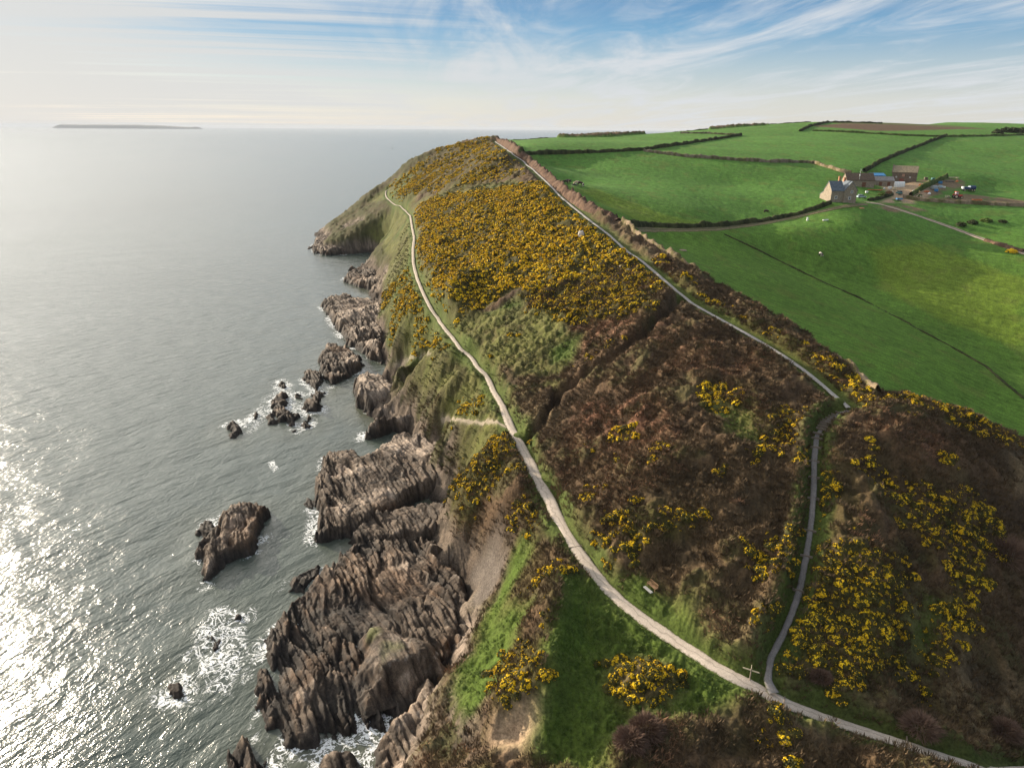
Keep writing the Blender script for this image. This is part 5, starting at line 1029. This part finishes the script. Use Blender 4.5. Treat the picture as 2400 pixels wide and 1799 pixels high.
def scrap(m, mat, s=1): 
    g = np.random.default_rng(s)
    for k in range(9): m.box((g.uniform(-1.4, 1.4), g.uniform(-.7, .7), g.uniform(.2, .9)), (g.uniform(.3, 1.8), g.uniform(.1, .4), g.uniform(.1, .5)), g.uniform(0, 3), g.uniform(-.4, .4))
    return m.build('x', mat, None, .02)
def beamst(m, mat, L=7): 
    for k in range(4): m.box((0, (k - 1.5) * .3, .35 + .05 * (k % 2)), (L - .4 * k, .22, .2))
    return m.box((-L * .35, 0, .12), (.2, 1.3, .25)).box((L * .35, 0, .12), (.2, 1.3, .25)).build('x', mat, None, .01)
for a in [((425, 412), bag, M_white, 'feed_bag', 'white bag at the left of the yellow drum by the hedge', 'bag'), ((463, 408), bag, M_white, 'feed_bag', 'white bag between the yellow drum and its neighbour bag', 'bag'),
          ((508, 420), bag, M_tan, 'grain_hopper', 'yellow domed hopper beside the clipped hedge', 'hopper'), ((572, 345), scrap, M_red, 'farm_implement', 'red rusty implement in the scrap left of the hedge', 'implement'), ((560, 318), scrap, M_orange, 'farm_implement', 'orange rusty frame behind the red implement', 'implement'),
          ((752, 370), tankd, M_grey, 'water_tank', 'grey green rounded tank just right of the clipped hedge', 'tank'), ((850, 345), crate, M_silver, 'storage_crate', 'pale blue crate right of the grey tank', 'crate'), ((885, 350), scrap, M_white, 'scrap_pile', 'pale scrap pile at the far right of the crates', 'scrap'),
          ((785, 408), crate, M_blue, 'storage_crate', 'deep blue crate below the grey tank', 'crate'), ((675, 452), bag, M_white, 'feed_bag', 'large bright white bag on the grass right of the hedge', 'bag'), ((632, 425), scrap, M_orange, 'scrap_pile', 'rusty scrap pile beside the bright white bag', 'scrap'),
          ((852, 282), crate, M_blue, 'storage_crate', 'blue crate behind the hedge near the stacked beams', 'crate'), ((1125, 252), bag, M_orange, 'feed_bag', 'orange and pale sack at the far end of the yard', 'bag'), ((1065, 190), beamst, M_cream, 'timber_stack', 'long pale stack of beams at the top of the yard', 'timber'),
          ((1000, 250), beamst, M_wood, 'timber_stack', 'short stack of brown timber below the long pale beams', 'timber'), ((690, 262), scrap, M_cream, 'scrap_pile', 'cream scrap pile by the end of the tall barn', 'scrap'), ((620, 215), crate, M_dstone, 'storage_crate', 'brown crate near the right end of the tall barn', 'crate'), ((735, 225), crate, M_teal, 'storage_crate', 'dark teal crate in the row behind the hedge', 'crate'),
          ((520, 500), scrap, M_cream, 'scrap_pile', 'dry tawny heap at the yard corner below the hedge', 'scrap')]:
    heap(*z2(*a[0]), lambda m, a=a: a[1](m, a[2]), a[3], a[4], a[5], random.uniform(-.4, .4))
for a in [((1330, 410), beamst, M_orange, 'timber_stack', 'reddish stack of planks in the garden behind the farmhouse', 'timber'), ((1525, 380), bag, M_white, 'feed_bag', 'small white bag in front of the grey shed', 'bag'), ((1640, 380), crate, M_white, 'storage_crate', 'white crate in front of the grey shed', 'crate'), ((1735, 395), crate, M_cream, 'storage_crate', 'cream crate beside the white ribbed shelter', 'crate'),
          ((1685, 450), bag, M_cream, 'feed_bag', 'pale pinkish bag at the end of the garden', 'bag'), ((1160, 455), crate, M_white, 'water_butt', 'narrow white butt on the edge of the farmhouse lawn', 'water butt')]:
    heap(*z1(*a[0]), lambda m, a=a: a[1](m, a[2]), a[3], a[4], a[5], random.uniform(-.3, .3), .7 if 'narrow' in a[4] or 'small' in a[4] else 1)

# ------------------------------------------------------------------ cattle
def cow_mesh():
    me = bpy.data.meshes.new('cow'); V = []; E_ = []; Rd = []
    def add(p, r, par=None):
        V.append(p); Rd.append(r)
        if par is not None: E_.append((par, len(V) - 1))
        return len(V) - 1
    hip = add((-.75, 0, 1.05), (.30, .34)); mid = add((-.1, 0, 1.0), (.36, .40), hip); sho = add((.55, 0, 1.08), (.30, .36), mid); nk = add((.95, 0, 1.0), (.18, .24), sho); hd = add((1.25, 0, .66), (.13, .16), nk); mz = add((1.38, 0, .38), (.09, .1), hd)
    add((1.16, .2, .80), (.05, .03), hd); add((1.16, -.2, .80), (.05, .03), hd); rump = add((-.98, 0, 1.12), (.16, .2), hip); add((-1.08, 0, .55), (.03, .03), rump)
    for sy in (-1, 1):
        t = add((.52, .2 * sy, .72), (.13, .12), sho); k = add((.55, .2 * sy, .42), (.075, .075), t); add((.53, .2 * sy, .03), (.07, .07), k)
        t = add((-.78, .2 * sy, .74), (.18, .13), hip); k = add((-.92, .2 * sy, .45), (.08, .075), t); add((-.84, .2 * sy, .03), (.07, .07), k)
    me.from_pydata(V, E_, []); ob = bpy.data.objects.new('cow', me); COL.objects.link(ob); ob.modifiers.new('skin', 'SKIN')
    for i, r in enumerate(Rd): me.skin_vertices[0].data[i].radius = r
    me.skin_vertices[0].data[1].use_root = True
    sb = ob.modifiers.new('sub', 'SUBSURF'); sb.levels = 1; sb.render_levels = 1
    dg = bpy.context.evaluated_depsgraph_get(); m2 = bpy.data.meshes.new_from_object(ob.evaluated_get(dg)); bpy.data.objects.remove(ob); m2.polygons.foreach_set('use_smooth', [True] * len(m2.polygons)); return m2
def mat_cow(name, a, b):
    m, t, p_ = mat_new(name); g = t.new('ShaderNodeTexCoord'); n = t.noise(g.outputs['Object'], 1.6, 2, .5); t.link(t.mix(t.maprange(n, .50, .54, 0, 1), (*a, 1), (*b, 1)), p_.inputs['Base Color']); p_.inputs['Roughness'].default_value = .8; return m
CM = cow_mesh(); kinds = {}
for k, (px, py, rz, ck, sc, lb) in enumerate([
        ((1280 + 495 / 11.06) * .92167, (380 + 565 / 11.06) * .92167, 3.5, 'dark', 1.2, 'dark brown cow grazing, leftmost of the herd near the crest'), ((1280 + 550 / 11.06) * .92167, (380 + 545 / 11.06) * .92167, 3.0, 'dark', 1.2, 'dark brown cow with reddish back close behind the leftmost one'),
        ((1280 + 615 / 11.06) * .92167, (380 + 555 / 11.06) * .92167, 1.2, 'dark', 1.2, 'dark cow seen end on, between the leftmost pair and the cream cow'), ((1280 + 785 / 11.06) * .92167, (380 + 595 / 11.06) * .92167, 3.8, 'cream', 1.25, 'cream cow standing in the middle of the herd'),
        ((1280 + 735 / 11.06) * .92167, (380 + 635 / 11.06) * .92167, 3.4, 'pied', .9, 'small pied calf just below the cream cow'), ((1280 + 880 / 11.06) * .92167, (380 + 610 / 11.06) * .92167, 5.6, 'dark', 1.25, 'dark brown cow right of the cream cow'), ((1280 + 960 / 11.06) * .92167, (380 + 640 / 11.06) * .92167, 4.6, 'pied', 1.15, 'black and white cow, rightmost of the herd'),
        ((1800 + 1360 / 11.06) * .92167, (480 + 1330 / 11.06) * .92167, 4.9, 'pied', 1.15, 'lone black and white cow in the middle of the near field'), ((1150 + 1143 / 1.77) * .92167, (250 + 437 / 1.77) * .92167, 0.3, 'dark', 1.1, 'dark cow lying low in the field in front of the farmhouse hedge')]):
    p = pt(px, py); me = CM.copy(); me.materials.clear()
    if ck not in kinds: kinds[ck] = mat_cow('cow_' + ck, *dict(dark=((.035, .018, .012), (.06, .028, .018)), cream=((.62, .47, .30), (.66, .52, .36)), pied=((.02, .018, .018), (.72, .66, .58)))[ck])
    me.materials.append(kinds[ck]); o = link(bpy.data.objects.new('cow', me)); o.location = p + Vector((0, 0, .02 if k != 8 else -.45)); o.rotation_euler = (0, 0, rz); o.scale = (sc,) * 3; tag(o, lb, 'cow')
# trough and feeder in the near field
p = pt((1800 + 1485 / 11.06) * .92167, (480 + 425 / 11.06) * .92167); T = empty('water_trough', p, 'long pale galvanised water trough in the near field', 'trough', None, R_(28)); MB().box((0, 0, .3), (2.9, .6, .08)).box((0, -.3, .45), (2.9, .06, .4)).box((0, .3, .45), (2.9, .06, .4)).box((-1.45, 0, .45), (.06, .55, .4)).box((1.45, 0, .45), (.06, .55, .4)).build('tray', M_white, T); MB().box((-1, 0, .12), (.1, .5, .3)).box((1, 0, .12), (.1, .5, .3)).build('leg', M_dark, T)
p = pt((1800 + 1020 / 11.06) * .92167, (480 + 405 / 11.06) * .92167); T = empty('mineral_feeder', p, 'small upright white feeder in the near field beside the grassy track', 'feeder', None, .3); MB().cyl((0, 0, .6), .45, 1.2, n=14, r2=.3).build('barrel', M_white, T); MB().cyl((0, 0, 1.25), .5, .12, n=14, r2=.35).build('lid', M_white, T)

# ------------------------------------------------------------------ pale boulders in the gorse
M_pale = mat_plain('pale_boulder', (.48, .45, .41), .9, .3, 2, bump=.5)
def boulder(px, py, r, sq, lb, seed):
    g = np.random.default_rng(seed); bm = bmesh.new(); bmesh.ops.create_icosphere(bm, subdivisions=3, radius=r)
    for v in bm.verts:
        d = v.co.normalized(); n = fbm(np.array([d.x * 1.7 + seed]), np.array([d.y * 1.7 + d.z * 1.3]), seed, 3)[0]; v.co = Vector((d.x * sq[0], d.y * sq[1], d.z * sq[2])) * r * (.7 + .65 * n)
    me = bpy.data.meshes.new('boulder'); bm.to_mesh(me); bm.free(); me.materials.append(M_pale); o = link(bpy.data.objects.new('boulder', me)); o.location = pt(px, py) + Vector((0, 0, r * .25)); tag(o, lb, 'boulder')
boulder(1255, 526, .9, (1, 1, 1.4), 'tall pale boulder standing out of the gorse near the ridge path', 1); boulder(1342, 590, .5, (1.4, 1, .7), 'upper left of the three pale rocks in the lower gorse', 2); boulder(1356, 600, .5, (1.3, 1, .8), 'middle of the three pale rocks in the lower gorse', 3); boulder(1374, 606, .6, (1.2, 1, .9), 'largest of the three pale rocks in the lower gorse, nearest the path', 4); boulder(1660, 775, .25, (1, 1, 1), 'single white stone in the brown heather below the ridge path', 5)

# ------------------------------------------------------------------ bench, signpost, buoy, patch of soil
def bench():
    a = pt(1400, 1286); p = pt(1407, 1282); e1, e2 = np.array(pt(1388, 1272)[:2]), np.array(pt(1408, 1293)[:2]); d = e2 - e1; rz = math.atan2(d[1], d[0])
    B = empty('park_bench', p + Vector((0, 0, .22)), 'wooden slatted park bench facing the sea, tucked into the heather above the coast path', 'bench', None, rz); W = 1.9
    B.scale = (.86, .86, .86)
    st = MB(); [st.box((0, -.12 + .11 * k, .45), (W, .09, .045)) for k in range(5)]; st.build('seat', M_woodw, B)
    bk = MB(); bk.box((0, .46, .98), (W, .06, .10)).box((0, .43, .56), (W, .05, .07)); [bk.box((-W / 2 + .12 + (W - .24) * k / 14, .445, .77), (.06, .03, .36)) for k in range(15)]; bk.build('backrest', M_woodw, B)
    for sx in (-1, 1):
        x_ = sx * (W / 2 - .04); MB().box((x_, -.2, .32), (.08, .08, .66)).build('leg', M_woodw, B); MB().box((x_, .44, .5), (.08, .08, 1.0)).build('leg', M_woodw, B); MB().box((x_, .1, .67), (.09, .68, .05)).build('armrest', M_woodw, B)
    S_ = MB().box((0, 0, 0), (1.6, .42, .12)).build('concrete_slab', mat_plain('concrete', (.30, .30, .29), .9, .2, 3), None, .02); S_.location = B.location + Matrix.Rotation(rz, 3, 'Z') @ Vector((0, -.62, .0)); S_.rotation_euler = (0, 0, rz); tag(S_, 'pale concrete slab on the ground in front of the bench', 'slab')
bench()
p = pt(1620, 1465); S = empty('signpost', p, 'wooden fingerpost with pale arms at the path junction', 'signpost', None, 0); S.scale = (.85, .85, .85); MB().box((0, 0, 1.0), (.13, .13, 2.2)).build('post', M_wood, S)
MB().prism([(.06, 1.72), (1.0, 1.72), (1.12, 1.81), (1.0, 1.9), (.06, 1.9)], -.03, .03, 'y').build('arm', M_cream, S).rotation_euler = (0, 0, R_(-28)); MB().prism([(.06, 1.72), (1.0, 1.72), (1.12, 1.81), (1.0, 1.9), (.06, 1.9)], -.03, .03, 'y').build('arm', M_cream, S).rotation_euler = (0, 0, R_(152)); MB().prism([(.06, 1.94), (.75, 1.94), (.85, 2.02), (.75, 2.1), (.06, 2.1)], -.03, .03, 'y').build('arm', M_cream, S).rotation_euler = (0, 0, R_(70))
p = Vector((*at((860 + 1090 / 18.43) * .92167, (310 + 720 / 18.43) * .92167, 0), 0)); S = empty('buoy', p, 'tiny dark marker buoy far out on the calm sea', 'buoy'); MB().cyl((0, 0, .6), 2.0, 2.6, n=12, r2=1.6).build('float', M_dark, S); MB().cyl((0, 0, 4.2), .5, 5, n=8, r2=.25).build('mast', M_dark, S); MB().box((0, 0, 7), (1.2, 1.2, 1.2)).build('topmark', M_dark, S)
def soil_heap(px, py, r, lb, c, seed):
    n = MB().dome((0, 0, 0), 1, (r, r * .7, .45), 18, 6, 0); o = n.build('soil_heap', mat_plain('bare_soil_%d' % seed, c, .95, .3, 1.5), None, 0, True); o.location = pt(px, py) + Vector((0, 0, -.05)); tag(o, lb, 'soil heap')
soil_heap(*z1(1055, 780), 1.3, 'orange heap of soil beside the field track below the farmhouse', (.45, .22, .12), 1); soil_heap(1474, 541, 1.6, 'pale worn heap of earth near the crest wall in the near field', (.30, .22, .15), 2)

# ------------------------------------------------------------------ sea haze
def haze():
    m = bpy.data.materials.new('haze'); m.use_nodes = True; t = NT(m.node_tree); t.n.clear(); v = t.new('ShaderNodeVolumePrincipled'); o = t.new('ShaderNodeOutputMaterial')
    v.inputs['Color'].default_value = (.66, .72, .80, 1); v.inputs['Density'].default_value = 2.8e-5; v.inputs['Anisotropy'].default_value = 0; t.link(v.outputs[0], o.inputs['Volume'])
    h = MB().box((0, 0, 60), (130000, 130000, 170)).build('haze', m); h['kind'] = 'stuff'
haze()
